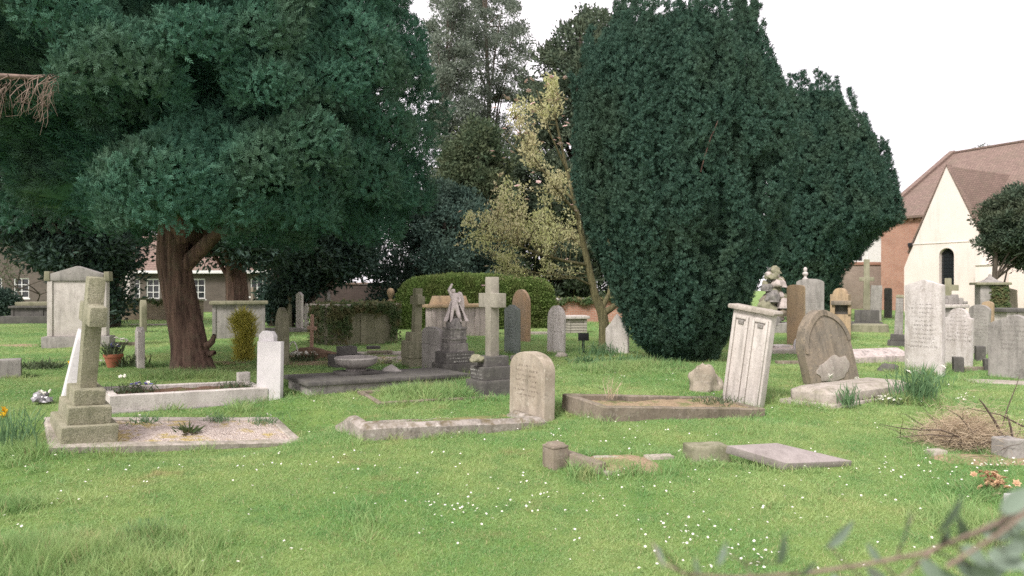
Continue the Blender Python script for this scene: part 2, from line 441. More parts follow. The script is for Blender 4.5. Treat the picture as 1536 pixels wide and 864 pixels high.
M['housebrick'] = brickmat('tree_shaded_brown_brick', (.095, .078, .064), (.125, .1, .083), (.11, .098, .085))  # brown brick with the heavy tree shade worked into its colour
M['tanbrick'] = brickmat('buff_brown_brick', (.25, .19, .155), (.31, .24, .2), (.3, .26, .22))
M['rubble'] = brickmat('coursed_brown_stone', (.27, .21, .15), (.35, .29, .22), (.22, .18, .14), bw=.42, bh=.16, msz=.02)
M['tiles'] = brickmat('clay_roof_tiles', (.175, .12, .10), (.235, .165, .135), (.095, .07, .06), bw=.2, bh=.13, msz=.014, blot=.5, blotc=(.14, .12, .085))
M['slats'] = brickmat('ribbed_stone', (.5, .46, .4), (.44, .4, .35), (.22, .2, .17), bw=4., bh=.09, msz=.03)

def render_mat():
    m, nt, b = mat_new('cream_render'); N = NT(nt); v, ob = N.objvec()
    col = N.mix(N.ramp(N.noise(v, .8, 5), .4, .65), (.74, .65, .60), (.68, .6, .55))
    st = N.noise(N.mapping(v, (2.2, 2.2, .25)), 1., 5)
    col = N.mix(N.math('MULTIPLY', N.ramp(st, .55, .75), .35), col, (.45, .38, .33))
    N.l(col, b.inputs['Base Color']); N.bump(N.noise(v, 30, 4), b, .25, .01); return m
M['render'] = render_mat()
def glass():
    m, nt, b = mat_new('dark_window_glass'); b.inputs['Base Color'].default_value = (.02, .024, .026, 1); b.inputs['Roughness'].default_value = .12
    b.inputs['Specular IOR Level'].default_value = .5; return m
M['glass'] = glass()

def ground_mat():
    m, nt, b = mat_new('lawn_turf'); N = NT(nt); ge = N.n('ShaderNodeNewGeometry'); p = ge.outputs['Position']
    n1 = N.noise(p, .55, 5, .6); n2 = N.noise(p, 3.2, 5, .65); n3 = N.noise(p, 26, 4, .7)
    col = N.mix(N.ramp(n1, .38, .62), (.13, .235, .055), (.20, .275, .08))
    col = N.mix(N.math('MULTIPLY', N.ramp(n2, .45, .68), .6), col, (.09, .185, .05))
    col = N.mix(N.math('MULTIPLY', N.ramp(n3, .5, .72), .4), col, (.26, .28, .12))
    dry = N.math('MULTIPLY', N.ramp(N.noise(p, 1.3, 6, .7), .62, .7), .7)
    col = N.mix(dry, col, (.26, .2, .11))
    N.l(col, b.inputs['Base Color']); N.bump(N.math('ADD', n3, N.noise(p, 90, 3)), b, .8, .03); b.inputs['Roughness'].default_value = .95
    return m
M['turf'] = ground_mat()

def blade_mat():
    m, nt, b = mat_new('grass_blades'); N = NT(nt); ge = N.n('ShaderNodeNewGeometry'); p = ge.outputs['Position']
    n1 = N.noise(p, .55, 5, .6); n2 = N.noise(p, 3.2, 5, .65)
    col = N.mix(N.ramp(n1, .38, .62), (.18, .375, .125), (.385, .505, .20))
    col = N.mix(N.math('MULTIPLY', N.ramp(n2, .45, .68), .6), col, (.11, .29, .095))
    col = N.mix(N.math('MULTIPLY', ge.outputs['Random Per Island'], .45), col, (.44, .48, .22))
    dead = N.math('GREATER_THAN', ge.outputs['Random Per Island'], .93)
    col = N.mix(N.math('MULTIPLY', dead, .8), col, (.55, .46, .27))
    dry = N.math('MULTIPLY', N.ramp(N.noise(p, 1.3, 6, .7), .57, .68), .65)
    col = N.mix(dry, col, (.46, .41, .2))
    N.l(col, b.inputs['Base Color']); b.inputs['Roughness'].default_value = .55; b.inputs['Specular IOR Level'].default_value = .25
    t = N.n('ShaderNodeBsdfTranslucent'); N.l(col, t.inputs['Color']); mx = N.n('ShaderNodeMixShader'); mx.inputs[0].default_value = .4
    N.l(b.outputs[0], mx.inputs[1]); N.l(t.outputs[0], mx.inputs[2]); N.l(mx.outputs[0], nt.nodes['Material Output'].inputs['Surface'])
    return m
M['grass'] = blade_mat()

def bedmat(name, c1, c2, c3, sc=45):
    m, nt, b = mat_new(name); N = NT(nt); v, ob = N.objvec()
    vo = N.n('ShaderNodeTexVoronoi'); vo.inputs['Scale'].default_value = sc; N.l(v, vo.inputs['Vector'])
    sp = N.n('ShaderNodeSeparateColor'); N.l(vo.outputs['Color'], sp.inputs[0])
    col = N.mix(sp.outputs[0], c1, c2)
    col = N.mix(N.math('MULTIPLY', N.ramp(N.noise(v, 3.5, 6, .7), .5, .58), .8), col, c3)
    N.l(col, b.inputs['Base Color']); N.bump(vo.outputs['Distance'], b, .9, .02); b.inputs['Roughness'].default_value = .95
    return m
M['chips'] = bedmat('stone_chippings', (.36, .29, .25), (.6, .52, .46), (.40, .31, .09))
M['earthbed'] = bedmat('dry_earth', (.26, .19, .12), (.33, .25, .16), (.14, .17, .06), 30)
M['darkearth'] = bedmat('dark_earth', (.11, .065, .045), (.17, .1, .07), (.1, .12, .04), 30)
M['turfbed'] = bedmat('mossy_turf_bed', (.13, .17, .06), (.19, .2, .08), (.26, .2, .1), 25)

# ------------------------------------------------------------------ grass mask
MASK = []   # (quad of 4 xy, keep probability, z offset)
def mask_frame(o, Mx, x0, x1, y0, y1, keep=0.0):
    q = [(o+Mx@np.array([x, y, 0]))[:2] for x, y in ((x0, y0), (x1, y0), (x1, y1), (x0, y1))]
    MASK.append((np.array(q), keep))

# ------------------------------------------------------------------ headstones
def outline(style, w, h):
    """(x,z) outline, anticlockwise from the lower left; goes into the ground a little"""
    a = w/2; pts = [(-a, -.15), (a, -.15)]
    def arc(cx, cz, rx, rz, t0, t1, n=14): return [(cx+rx*math.cos(R(t0+(t1-t0)*i/n)), cz+rz*math.sin(R(t0+(t1-t0)*i/n))) for i in range(n+1)]
    if style == 'round': pts += arc(0, h-a, a, a, 0, 180)
    elif style == 'segment': pts += arc(0, h-.32*a*1.0, a, .32*a, 0, 180)
    elif style == 'low': pts += arc(0, h-.55*a, a, .55*a, 0, 180)
    elif style == 'gothic':
        pts += arc(-a*.35, h-1.28*a, a*1.35, a*1.35, 0, 71, 9)[:-1]+[(0, h)]+arc(a*.35, h-1.28*a, a*1.35, a*1.35, 109, 180, 9)[1:]
    elif style == 'peak': pts += [(a, h-.33*a), (0, h), (-a, h-.33*a)]
    elif style == 'steep': pts += [(a, h-1.15*a), (.55*a, h-.7*a), (0, h), (-.55*a, h-.7*a), (-a, h-1.15*a)]
    elif style == 'shoulder':
        pts += [(a, h-.75*a), (.72*a, h-.72*a)]+arc(0, h-.72*a, .72*a, .72*a, 0, 180)+[(-.72*a, h-.72*a), (-a, h-.75*a)]
    elif style == 'ogee':
        pts += [(a, h-.42*a), (.8*a, h-.32*a), (.45*a, h-.2*a), (.2*a, h-.06*a), (0, h), (-.2*a, h-.06*a), (-.45*a, h-.2*a), (-.8*a, h-.32*a), (-a, h-.42*a)]
    elif style == 'clip': pts += [(a, h-.35*a), (.7*a, h), (-.7*a, h), (-a, h-.35*a)]
    else: pts += [(a, h), (-a, h)]
    # resample long edges and wear them a little
    out = []
    n = len(pts); sd = random.random()*99
    for i in range(n):
        p, q = pts[i], pts[(i+1) % n]
        d = math.hypot(q[0]-p[0], q[1]-p[1]); k = max(1, int(d/.06)) if i else 1
        for j in range(k):
            x = p[0]+(q[0]-p[0])*j/k; z = p[1]+(q[1]-p[1])*j/k
            e = mnoise.noise_vector(Vector((x*9, z*9, sd)))*.006
            out.append((x+e.x, z+e.y))
    # drop near duplicates
    res = [out[0]]
    for p in out[1:]:
        if math.hypot(p[0]-res[-1][0], p[1]-res[-1][1]) > .004: res.append(p)
    return res

GH = 'headstones standing in the churchyard'
def headstone(px0, px1, top, base, edge, style, mat, label, rz=-57, ry=0, rx=0, Y=None, t=None, w=None, name='headstone', cat='headstone', bev=.012, group=GH, mk=True):
    pc = (px0+px1)/2
    x, y, z = at(pc, base) if Y is None else atY(pc, Y)
    a = al(pc); k = Sz(y)*math.cos(a); rr = R(rz)+a
    if w is None: w = min(max((px1-px0)*k/max(math.cos(rr), .2), .12), 2.4)
    if t is None: t = min(max(edge*k/max(abs(math.sin(rr)), .25), .07), .3)
    h = (432-top)*Sz(y)+H-z
    bm = prism_bm(outline(style, w, h), 0, t)
    o = link(name, finish(bm, name, M[mat], bev), None, (x, y, z), (R(rx), R(ry), R(rz)))
    tag(o, label, cat, group)
    Mx = rot(0, 0, R(rz))
    if mk: mask_frame(np.array([x, y, 0]), Mx, -w/2, w/2, 0, t)
    return o, w, h, t

def kerb_mesh(Lx, Wy, kw, kh, mat, cham=.03, name='kerb_frame', base=-.12, wear=.006, bev2=0):
    """rectangular kerb with mitred corners: outer Lx by Wy"""
    sec = [(0, base), (0, kh-cham*.6), (cham*.8, kh), (kw-cham*.5, kh), (kw, kh-cham*.5), (kw, base)]
    ring = []; n = 14
    sd = random.random()*50
    def side(p, q, k): return [(p[0]+(q[0]-p[0])*i/k, p[1]+(q[1]-p[1])*i/k) for i in range(k)]
    nx = max(4, int(Lx/.15)); ny = max(3, int(Wy/.15))
    rows = []
    for d, z in sec:
        c = [(d, d), (Lx-d, d), (Lx-d, Wy-d), (d, Wy-d)]
        r = side(c[0], c[1], nx)+side(c[1], c[2], ny)+side(c[2], c[3], nx)+side(c[3], c[0], ny)
        rows.append([Vector((x, y, z))+mnoise.noise_vector(Vector((x*5+sd, y*5, z*9)))*wear for x, y in r])
    m = len(rows[0]); V = [v for r in rows for v in r]; Fq = []
    for i in range(len(rows)):
        j = (i+1) % len(rows)
        for k in range(m): Fq.append((i*m+k, i*m+(k+1) % m, j*m+(k+1) % m, j*m+k))
    bm = bmesh.new(); vs = [bm.verts.new(v) for v in V]
    for f in Fq: bm.faces.new([vs[i] for i in f])
    return finish(bm, name, M[mat], 0)

def bed_mesh(name, mat, x0, x1, y0, y1, z, amp=.02):
    n, m = 26, 14; V = []; Fq = []
    sd = random.random()*40
    for j in range(m+1):
        for i in range(n+1):
            x = x0+(x1-x0)*i/n; y = y0+(y1-y0)*j/m
            V.append((x, y, z+amp*mnoise.noise(Vector((x*4+sd, y*4, 0)))+amp*.5*mnoise.noise(Vector((x*15, y*15, sd)))))
    for j in range(m):
        for i in range(n): a = j*(n+1)+i; Fq.append((a, a+1, a+n+2, a+n+1))
    return np_mesh(name, V, Fq, None, M[mat], True)

def frame_root(key, name, label, cat):
    o, Mx, Lx, Wy = FR[key]
    rx, ry, rz = PLOT[key][3:6]
    return thing(name, label, cat, o, (R(rx), R(ry), R(rz))), o, Mx, Lx, Wy

def tiers(bmlist, name, mat, root):
    for (x0, x1, y0, y1, z0, z1) in bmlist:
        link(name, box_mesh(name, M[mat], x0, x1, y0, y1, z0, z1, bev=.012, wear=.004), root)

def cross_mesh(name, mat, w, t, h, arm_span, arm_h, arm_z, bev=.012, taper=.0):
    """cross in local x (arms) and z, thickness along y, standing on z=0"""
    a = w/2; b = a*(1-taper); s = arm_span/2
    pts = [(-a, 0), (a, 0), (b, arm_z), (s, arm_z), (s, arm_z+arm_h), (b, arm_z+arm_h), (b, h), (-b, h), (-b, arm_z+arm_h), (-s, arm_z+arm_h), (-s, arm_z), (-b, arm_z)]
    return finish(prism_bm(pts, -t/2, t/2), name, M[mat], bev)

# ================================================================== SETTING
def build_ground():
    xs = np.concatenate([np.linspace(-140, -14, 22)[:-1], np.linspace(-14, 14, 200), np.linspace(14, 140, 22)[1:]])
    ys = np.concatenate([np.linspace(-12, 2, 8)[:-1], np.linspace(2, 20, 190), np.linspace(20, 60, 30)[1:], np.linspace(60, 400, 12)[1:]])
    X, Y = np.meshgrid(xs, ys); Z = T(X, Y)
    lump = np.array([[mnoise.noise(Vector((x*1.7, y*1.7, 0)))*.018+mnoise.noise(Vector((x*5, y*5, 3)))*.008 if abs(x) < 15 and y < 21 else 0 for x in xs] for y in ys])
    Z = Z+lump
    n, m = len(xs), len(ys)
    i = np.arange(n-1)[None, :]+n*np.arange(m-1)[:, None]
    Fq = np.stack([i, i+1, i+n+1, i+n], -1).reshape(-1, 4)
    g = link('ground', np_mesh('ground', np.stack([X, Y, Z], -1), Fq, None, M['turf'], True)); g['kind'] = 'structure'
build_ground()

# ------------------------------------------------------------------ the cross grave in front on the left
def cross_grave():
    root, o, Mx, Lx, Wy = frame_root('cross', 'grave_kerb', 'low pale kerb filled with stone chippings below the mossy granite cross', 'grave kerb')
    link('kerb_frame', kerb_mesh(Lx, Wy, .12, .145, 'kerb', .02), root)
    link('gravel_bed', bed_mesh('gravel_bed', 'chips', .1, Lx-.1, .1, Wy-.1, .125, .02), root)
    mask_frame(o, Mx, 0, Lx, 0, Wy)
    for (x, y, s) in ((1.35, .5, 1.45), ):
        n = 60; P = np.tile([[0, 0, 0.]], (n, 1))+rng.normal(0, .03, (n, 3))*[1, 1, 0]
        A = unit(np.stack([rng.normal(0, .9, n), rng.normal(0, .9, n), rng.uniform(.3, 1.2, n)], 1)); A, S = frames(A)
        V, f = quads(P, A, S, rng.uniform(.07, .15, n)*s, rng.uniform(.02, .035, n))
        wp = o+Mx@np.array([x, y, .09])
        tag(link('fern', np_mesh('fern', V, f, None, L['ivy']), None, wp), 'small dark green leafy plant growing in the stone chippings', 'plant')
    # cross monument
    p = o+Mx@np.array([.10, .07, .11])
    c = thing('stone_cross', 'mossy green-stained granite cross on three square steps, at the front left', 'stone cross', p, (R(4.), R(3.4), R(40)))
    z = -.02; cx, cy = .25, .40
    for (l, w, h) in ((.5, .8, .215), (.385, .64, .18), (.285, .46, .16)):
        link('step', box_mesh('step', M['granite'], cx-l/2, cx+l/2, cy-w/2, cy+w/2, z, z+h, bev=.014, wear=.006), c); z += h-.004
    me = cross_mesh('cross_shaft', 'granite', .19, .155, 1.14, .62, .2, .66, .014, .02)
    s = link('cross_shaft', me, c, (cx, cy, z), (0, R(-1.6), R(90)))
cross_grave()

def mossy_grave():
    root, o, Mx, Lx, Wy = frame_root('mossy', 'grave_kerb', 'thick chamfered grey-white kerb with rusty moss, in front of the round-topped tan headstone', 'grave kerb')
    km = kerb_mesh(Lx, Wy, .15, .205, 'mosskerb', .075, wear=.012)
    for v in km.vertices: v.co.z -= .15*min(max((v.co.y-Wy*.62)/(Wy*.3), 0), 1)+.06*min(max((v.co.x-.3)/2, 0), 1)
    link('kerb_frame', km, root)
    link('turf_bed', bed_mesh('turf_bed', 'turfbed', .13, Lx-.13, .13, Wy-.13, .045, .03), root)
    mask_frame(o, Mx, 0, Lx, 0, .15); mask_frame(o, Mx, 0, .15, 0, Wy*.85)
    p = o+Mx@np.array([Lx-.02, .45, 0])
    h = link('headstone', finish(prism_bm(outline('low', .78, .9), 0, .17), 'headstone', M['tan'], .02, 3), None, p, (R(-1), R(0), R(-57)))
    tag(h, 'tan headstone with a rounded top and worn lettering at the end of the mossy kerb', 'headstone', GH)
mossy_grave()

def soil_grave():
    root, o, Mx, Lx, Wy = frame_root('soil', 'grave_kerb', 'brown kerb holding dry earth and weeds in front of the leaning two-panel headstone', 'grave kerb')
    km = kerb_mesh(Lx, Wy, .11, .2, 'brownkerb', .02, wear=.008)
    for v in km.vertices: v.co.z -= .06*min(max((v.co.x-.2)/2, 0), 1)
    link('kerb_frame', km, root)
    link('earth_bed', bed_mesh('earth_bed', 'earthbed', .09, Lx-.09, .09, Wy-.09, .12, .035), root)
    mask_frame(o, Mx, 0, Lx, 0, .1); mask_frame(o, Mx, 0, .1, 0, Wy); mask_frame(o, Mx, .1, Lx, .1, Wy, .3)
    # leaning double headstone
    x, y, z = at(1110, 612); 
    t = thing('headstone', 'tall pale headstone leaning to the right, two recessed panels under a moulded cap', 'headstone', (x, y+.02, z), (R(0), R(8.5), R(-50)), GH)
    w, h, th = .585, 1.34, .13
    bm = bmesh.new(); bbox(bm, -w/2, w/2, 0, th, -.12, h)
    link('slab', finish(bm, 'slab', M['pale'], .012), t)
    for sx in (-1, 1):
        xa, xb = (sx*.03, sx*(w/2-.03)) if sx > 0 else (sx*(w/2-.03), sx*.03)
        fr = bmesh.new()
        bbox(fr, xa, xa+.035, -.028, .001, .06, h-.08); bbox(fr, xb-.035, xb, -.028, .001, .06, h-.08)
        bbox(fr, xa+.036, xb-.036, -.026, .001, h-.12, h-.08)
        link('panel_frame', finish(fr, 'panel_frame', M['pale'], .006), t)
        pl = bmesh.new(); bbox(pl, xa+.075, xb-.075, -.02, .001, h-.19, h-.135); link('capital', finish(pl, 'capital', M['grey'], .006), t)
    cp = prism_bm([(-w/2-.05, h), (w/2+.05, h), (w/2+.065, h+.03), (w/2+.05, h+.06), (-w/2-.05, h+.06), (-w/2-.065, h+.03)], -.06, th+.04)
    link('cap', finish(cp, 'cap', M['kerb'], .01), t)
    bs = bmesh.new(); bbox(bs, .1, w/2+.05, -.12, th, -.2, .02); link('plinth', finish(bs, 'plinth', M['brownkerb'], .015), t)
    # rough broken stone behind
    x, y, z = at(1060, 584)
    r = link('broken_stone', finish(rock_bm(.26, .18, .36, .42, 4, 3), 'broken_stone', M['tan'], 0, angle=60), None, (x, y, z+.02)); 
    tag(r, 'rough grey pointed lump of broken stone against the leaning two-panel headstone', 'broken stone')
soil_grave()

def coffin_grave():
    root, o, Mx, Lx, Wy = frame_root('coffin', 'coped_tomb', 'low coffin-shaped tomb slab in front of the leaning scarred headstone', 'tomb')
    bm = bmesh.new(); bbox(bm, -.05, Lx, -.05, Wy+.05, -.12, .07); link('plinth', finish(bm, 'plinth', M['kerb'], .015), root)
    bm = bmesh.new()
    def loop(pts, z): return [bm.verts.new((x, y, z)) for x, y in pts]
    A = [(0.02, .10), (.14, .0), (Lx-.06, 0), (Lx-.06, Wy), (.14, Wy), (.02, Wy-.10)]
    B = [(.1, .18), (.2, .13), (Lx-.14, .13), (Lx-.14, Wy-.13), (.2, Wy-.13), (.1, Wy-.18)]
    l0, l1, l2 = loop(A, .068), loop(A, .19), loop(B, .25)
    for a, b in ((l0, l1), (l1, l2)):
        for i in range(6): bm.faces.new((a[i], a[(i+1) % 6], b[(i+1) % 6], b[i]))
    bm.faces.new(l2); bm.faces.new(l0[::-1])
    link('coffin_stone', finish(bm, 'coffin_stone', M['kerb'], .014), root)
    mask_frame(o, Mx, -.05, Lx, -.05, Wy+.05)
    x, y, z = at(1256, 578)
    w, h, t = .98, 1.24, .19
    hs = thing('headstone', 'brown streaked arched headstone leaning left with a pale flaked scar', 'headstone', (x, y, z), (R(-4), R(-13), R(22)), GH)
    link('slab', finish(prism_bm(outline('gothic', w, h), 0, t), 'slab', M['ochre'], .02, 3), hs)
    # raised rim
    ow = outline('gothic', w-.02, h-.01); iw = outline('gothic', w-.14, h-.085)
    sc = [( .34*math.cos(a)*(1+.22*mnoise.noise(Vector((math.cos(a)*2, math.sin(a)*2, 1)))), .27+.19*math.sin(a)*(1+.35*mnoise.noise(Vector((math.cos(a)*3, math.sin(a)*3, 5))))) for a in np.linspace(0, 2*PI, 30)[:-1]]
    link('flaked_scar', finish(prism_bm(sc, -.012, .004), 'flaked_scar', M['scar'], .004), hs)
    rim = []
    n = 40
    bm = bmesh.new()
    def top_path(w, h):
        a = w/2; r = a*1.35
        p = []
        for i in range(15): th = R(2+69*i/14); p.append((-a*.35+r*math.cos(th), h-1.28*a+r*math.sin(th)))
        return p+[(-x, z) for x, z in p[::-1]]
    po, pi_ = top_path(w-.03, h-.012), top_path(w-.15, h-.1)
    vo = [(bm.verts.new((x, .002, z)), bm.verts.new((x, -.02, z))) for x, z in po]; vi = [(bm.verts.new((x, .002, z)), bm.verts.new((x, -.02, z))) for x, z in pi_]
    for i in range(len(po)-1):
        bm.faces.new((vo[i][1], vo[i+1][1], vi[i+1][1], vi[i][1])); bm.faces.new((vo[i][0], vo[i+1][0], vo[i+1][1], vo[i][1])); bm.faces.new((vi[i][0], vi[i][1], vi[i+1][1], vi[i+1][0]))
    link('rim', finish(bm, 'rim', M['ochre'], 0), hs)
coffin_grave()

def white_grave():
    root, o, Mx, Lx, Wy = frame_root('white', 'grave_kerb', 'high white stone kerb planted with pansies in front of the big cypress trunk', 'grave kerb')
    link('kerb_frame', kerb_mesh(Lx, Wy, .1, .25, 'pale', .015), root)
    link('earth_bed', bed_mesh('earth_bed', 'darkearth', .08, Lx-.08, .08, Wy-.08, .2, .04), root)
    bm = bmesh.new(); bbox(bm, -.06, Lx+.03, -.05, -.004, -.15, .05); link('footing', finish(bm, 'footing', M['grey'], .01), root)
    mask_frame(o, Mx, -.06, Lx, -.06, Wy)
    p = o+Mx@np.array([Lx+.0, .0, 0.])
    x, y, z = p
    t = thing('headstone', 'smooth white marble headstone with a stepped top, at the end of the white planted kerb', 'headstone', (x+.0, y+.02, z), (0, R(1), R(-12)), GH)
    bm = bmesh.new(); bbox(bm, -.18, .19, 0, .09, -.15, .9); link('slab', finish(bm, 'slab', M['white'], .012), t)
    link('back_slab', finish(prism_bm([(-.22, -.15), (.02, -.15), (.02, .97), (-.02, 1.03), (-.16, 1.04), (-.22, .98)], .095, .2), 'back_slab', M['white'], .012), t)
    return o, Mx
WG = white_grave()

def ledger_tomb():
    root, o, Mx, Lx, Wy = frame_root('ledger', 'ledger_tomb', 'long dark grey platform tomb with a projecting slab, carrying a stone bowl', 'tomb')
    link('base', box_mesh('base', M['grey'], .06, Lx, .06, Wy-.06, -.12, .15, bev=.01), root)
    bm = bmesh.new(); bbox(bm, 0, Lx+.02, 0, Wy, .152, .215); link('slab', finish(bm, 'slab', M['dark'], .018), root)
    mask_frame(o, Mx, 0, Lx, 0, Wy)
    p = o+Mx@np.array([1.0, .78, .218])
    b = thing('stone_bowl', 'wide grey stone bowl on a low square slab on the dark platform tomb', 'stone bowl', p, (0, 0, R(33)))
    bm = bmesh.new(); bbox(bm, -.3, .3, -.2, .2, 0, .05); link('base_slab', finish(bm, 'base_slab', M['dark'], .01), b)
    link('bowl', lathe_mesh('bowl', [(.001, .05), (.16, .05), (.17, .07), (.14, .085), (.24, .12), (.31, .17), (.325, .22), (.335, .24), (.325, .262), (.3, .262), (.28, .2), (.15, .14), (.001, .13)], M['grey'], 28), b)
    x, y, z = at(508, 556)
    t = thing('stone_block', 'two-tier dark stone block behind the left end of the dark platform tomb', 'stone block', (x-.03, y+.75, z), (0, 0, R(33)))
    for (a, c, h0, h1) in ((.3, .22, -.1, .22), (.16, .13, .222, .38)):
        link('tier', box_mesh('tier', M['dark'], -a, a, -c, c, h0, h1, bev=.012, wear=.005), t)
    x, y, z = atY(588, 11.6)
    tag(link('broken_stone', finish(rock_bm(.22, .16, .2, .3, 3, 11), 'broken_stone', M['grey'], 0, angle=60), None, (x, y, z+.08)), 'small rough grey stone just right of the stone bowl', 'broken stone')
ledger_tomb()

def grass_plot():
    root, o, Mx, Lx, Wy = frame_root('grass', 'grave_kerb', 'thin low kerb overgrown with long grass, in front of the dark stepped cross', 'grave kerb')
    link('kerb_frame', kerb_mesh(Lx, Wy, .07, .06, 'brownkerb', .012), root)
    mask_frame(o, Mx, 0, Lx, 0, .07)
grass_plot()

# ------------------------------------------------------------------ stepped crosses and statue
def stepped_cross():
    x, y, z = at(723, 597)
    t = thing('stone_cross', 'tall grey stone cross on three dark lettered steps, behind the tan round-topped headstone', 'stone cross', (x, y, z), (0, 0, R(33)))
    Lx, Wy = .62, .46; zz = -.1; i = 0
    for (l, w, h) in ((.64, .46, .33), (.52, .40, .2), (.4, .3, .15)):
        cx, cy = .31, .23
        link('step', box_mesh('step', M['dark'], cx-l/2, cx+l/2, cy-w/2, cy+w/2, zz, zz+h, bev=.012, wear=.003), t)
        if i == 1:
            fr = finish(prism_bm([(-w/2+.02, .03), (w/2-.02, .03), (w/2-.02, h-.03), (-w/2+.02, h-.03)], 0, .01), 'lettered_panel', M['darktext'], 0)
            link('lettered_panel', fr, t, (cx-l/2-.008, cy, zz), (0, 0, R(-90)))
        zz += h-.004; i += 1
    link('cross_shaft', cross_mesh('cross_shaft', 'cross', .155, .15, 1.17, .54, .21, .72, .01), t, (.31, .23, zz), (0, 0, R(90)))
    bm = rock_bm(.11, .09, .08, .5, 3, 5)
    link('mossy_lump', finish(bm, 'mossy_lump', M['mossy'], 0), t, (.03, .2, zz-.05))
    mask_frame(np.array([x, y, 0]), rot(0, 0, R(33)), 0, .64, 0, .46)
stepped_cross()

def skin_figure(name, verts, edges, radii, mat, sub=2, rough=.0):
    me = bpy.data.meshes.new(name); me.from_pydata(verts, edges, []); o = bpy.data.objects.new(name, me); C.objects.link(o)
    sk = o.modifiers.new('skin', 'SKIN'); sk.use_smooth_shade = True
    for i, r in enumerate(radii):
        d = me.skin_vertices[0].data[i]; d.radius = (r, r) if not isinstance(r, tuple) else r; d.use_root = (i == 0)
    ss = o.modifiers.new('sub', 'SUBSURF'); ss.levels = sub; ss.render_levels = sub
    dg = bpy.context.evaluated_depsgraph_get(); me2 = bpy.data.meshes.new_from_object(o.evaluated_get(dg))
    bpy.data.objects.remove(o); bpy.data.meshes.remove(me); me2.name = name
    me2.materials.clear(); me2.materials.append(mat)
    if rough:
        for v in me2.vertices: v.co += mnoise.noise_vector(v.co*22)*rough
    for p in me2.polygons: p.use_smooth = True
    return me2

def statue_monument():
    x, y, z = at(682, 563)
    t = thing('pedestal', 'blackened stepped stone pedestal carrying the weathered marble figure', 'pedestal', (x, y, z), (0, 0, R(33)))
    zz = -.1
    for i, (l, w, h, nm, mt) in enumerate(((.66, .5, .33, 'step', 'dark'), (.56, .44, .2, 'step', 'darktext'), (.36, .34, .15, 'shaft', 'pedestal'), (.31, .29, .28, 'shaft', 'pedestal'))):
        link(nm, box_mesh(nm, M[mt], -l/2, l/2, -w/2, w/2, zz, zz+h, bev=.012, wear=.005), t); zz += h-.004
    for k in (.36, .1):
        bm = bmesh.new(); bbox(bm, -.17, .17, -.16, .16, zz-.28+k*.7, zz-.28+k*.7+.035); link('moulding', finish(bm, 'moulding', M['pedestal'], .01), t)
    Mx = rot(0, 0, R(33)); mask_frame(np.array([x, y, 0]), Mx, -.33, .33, -.25, .25)
    s = thing('statue', 'weathered pinkish-white marble robed figure with a raised arm, on the blackened pedestal', 'statue', (x, y, z+zz-.004), (0, 0, R(8)))
    k = .80
    v = [(0, 0, .36), (.0, 0, .46), (-.01, 0, .56), (-.015, 0, .63), (-.03, -.01, .67), (-.04, -.02, .735),     # pelvis, waist, chest, neck, chin, head
         (-.085, 0, .62), (-.13, -.02, .70), (-.05, -.02, .85),                                            # raised arm on the left
         (.07, 0, .60), (.12, -.02, .5), (.09, -.09, .42),                                               # right arm
         (-.045, -.02, .3), (-.07, -.04, .17), (-.08, -.05, .03), (-.09, -.11, .015),                     # leg
         (.05, -.02, .28), (.09, -.05, .15), (.13, -.03, .03), (.14, -.09, .015)]
    e = [(0, 1), (1, 2), (2, 3), (3, 4), (4, 5), (2, 6), (6, 7), (7, 8), (2, 9), (9, 10), (10, 11), (0, 12), (12, 13), (13, 14), (14, 15), (0, 16), (16, 17), (17, 18), (18, 19)]
    rd = [.085, .07, .085, .034, .05, .058, .045, .036, .026, .048, .04, .03, .06, .045, .03, .022, .062, .05, .032, .024]
    v = [(a*k, b*k, c*k+.1) for a, b, c in v]; rd = [r*k for r in rd]
    link('body', skin_figure('body', v, e, rd, M['statue'], 2, .004), s)
    # drapery falling behind and at the side
    V = []; Fq = []; nu, nv = 26, 16
    for j in range(nv+1):
        for i in range(nu+1):
            a = R(-40+260*i/nu); q = j/nv
            r = (.066+.12*q)*(1+.16*math.sin(9*a+3*q)*q)
            V.append((r*math.cos(a)*1.1+.02*q, r*math.sin(a)*.85, (.47-.45*q)*k+.1))
    for j in range(nv):
        for i in range(nu): a = j*(nu+1)+i; Fq.append((a, a+1, a+nu+2, a+nu+1))
    link('drapery', np_mesh('drapery', V, Fq, None, M['statue'], True), s)
    wing = [(-.02, .03), (.05, .12), (.1, .1), (.14, .0), (.15, -.14), (.125, -.3), (.08, -.26), (.03, -.1)]
    link('wing', finish(prism_bm(wing, 0, .03), 'wing', M['statue'], .008), s, (.035, .05, .52), (0, 0, R(12)))
    link('rock', finish(rock_bm(.155, .145, .14, .35, 3, 9), 'rock', M['pedestal'], 0, angle=60), s, (0, 0, .03))
statue_monument()

def celtic_cross():
    x, y, z = at(623, 549)
    t = thing('stone_cross', 'small weathered stone cross on a tall mossy base left of the plain grey headstone', 'stone cross', (x, y, z), (0, R(2), R(33)))
    zz = -.1
    for (l, w, h) in ((.42, .38, .26), (.44, .4, .33), (.32, .3, .17)):
        link('step', box_mesh('step', M['mossy'], -l/2, l/2, -w/2, w/2, zz, zz+h, bev=.02, wear=.008), t); zz += h-.004
    link('cross_shaft', cross_mesh('cross_shaft', 'mossy', .17, .15, .84, .36, .16, .53, .014, .22), t, (0, 0, zz), (0, 0, R(90)))
    V = []; 
    link('wheel', lathe_mesh('wheel', [(.09, -.05), (.14, -.05), (.14, .05), (.09, .05), (.09, -.05)], M['mossy'], 24), t, (0, 0, zz+.61), (0, R(90), 0))
    mask_frame(np.array([x, y, 0]), rot(0, 0, R(33)), -.2, .2, -.2, .2)
celtic_cross()

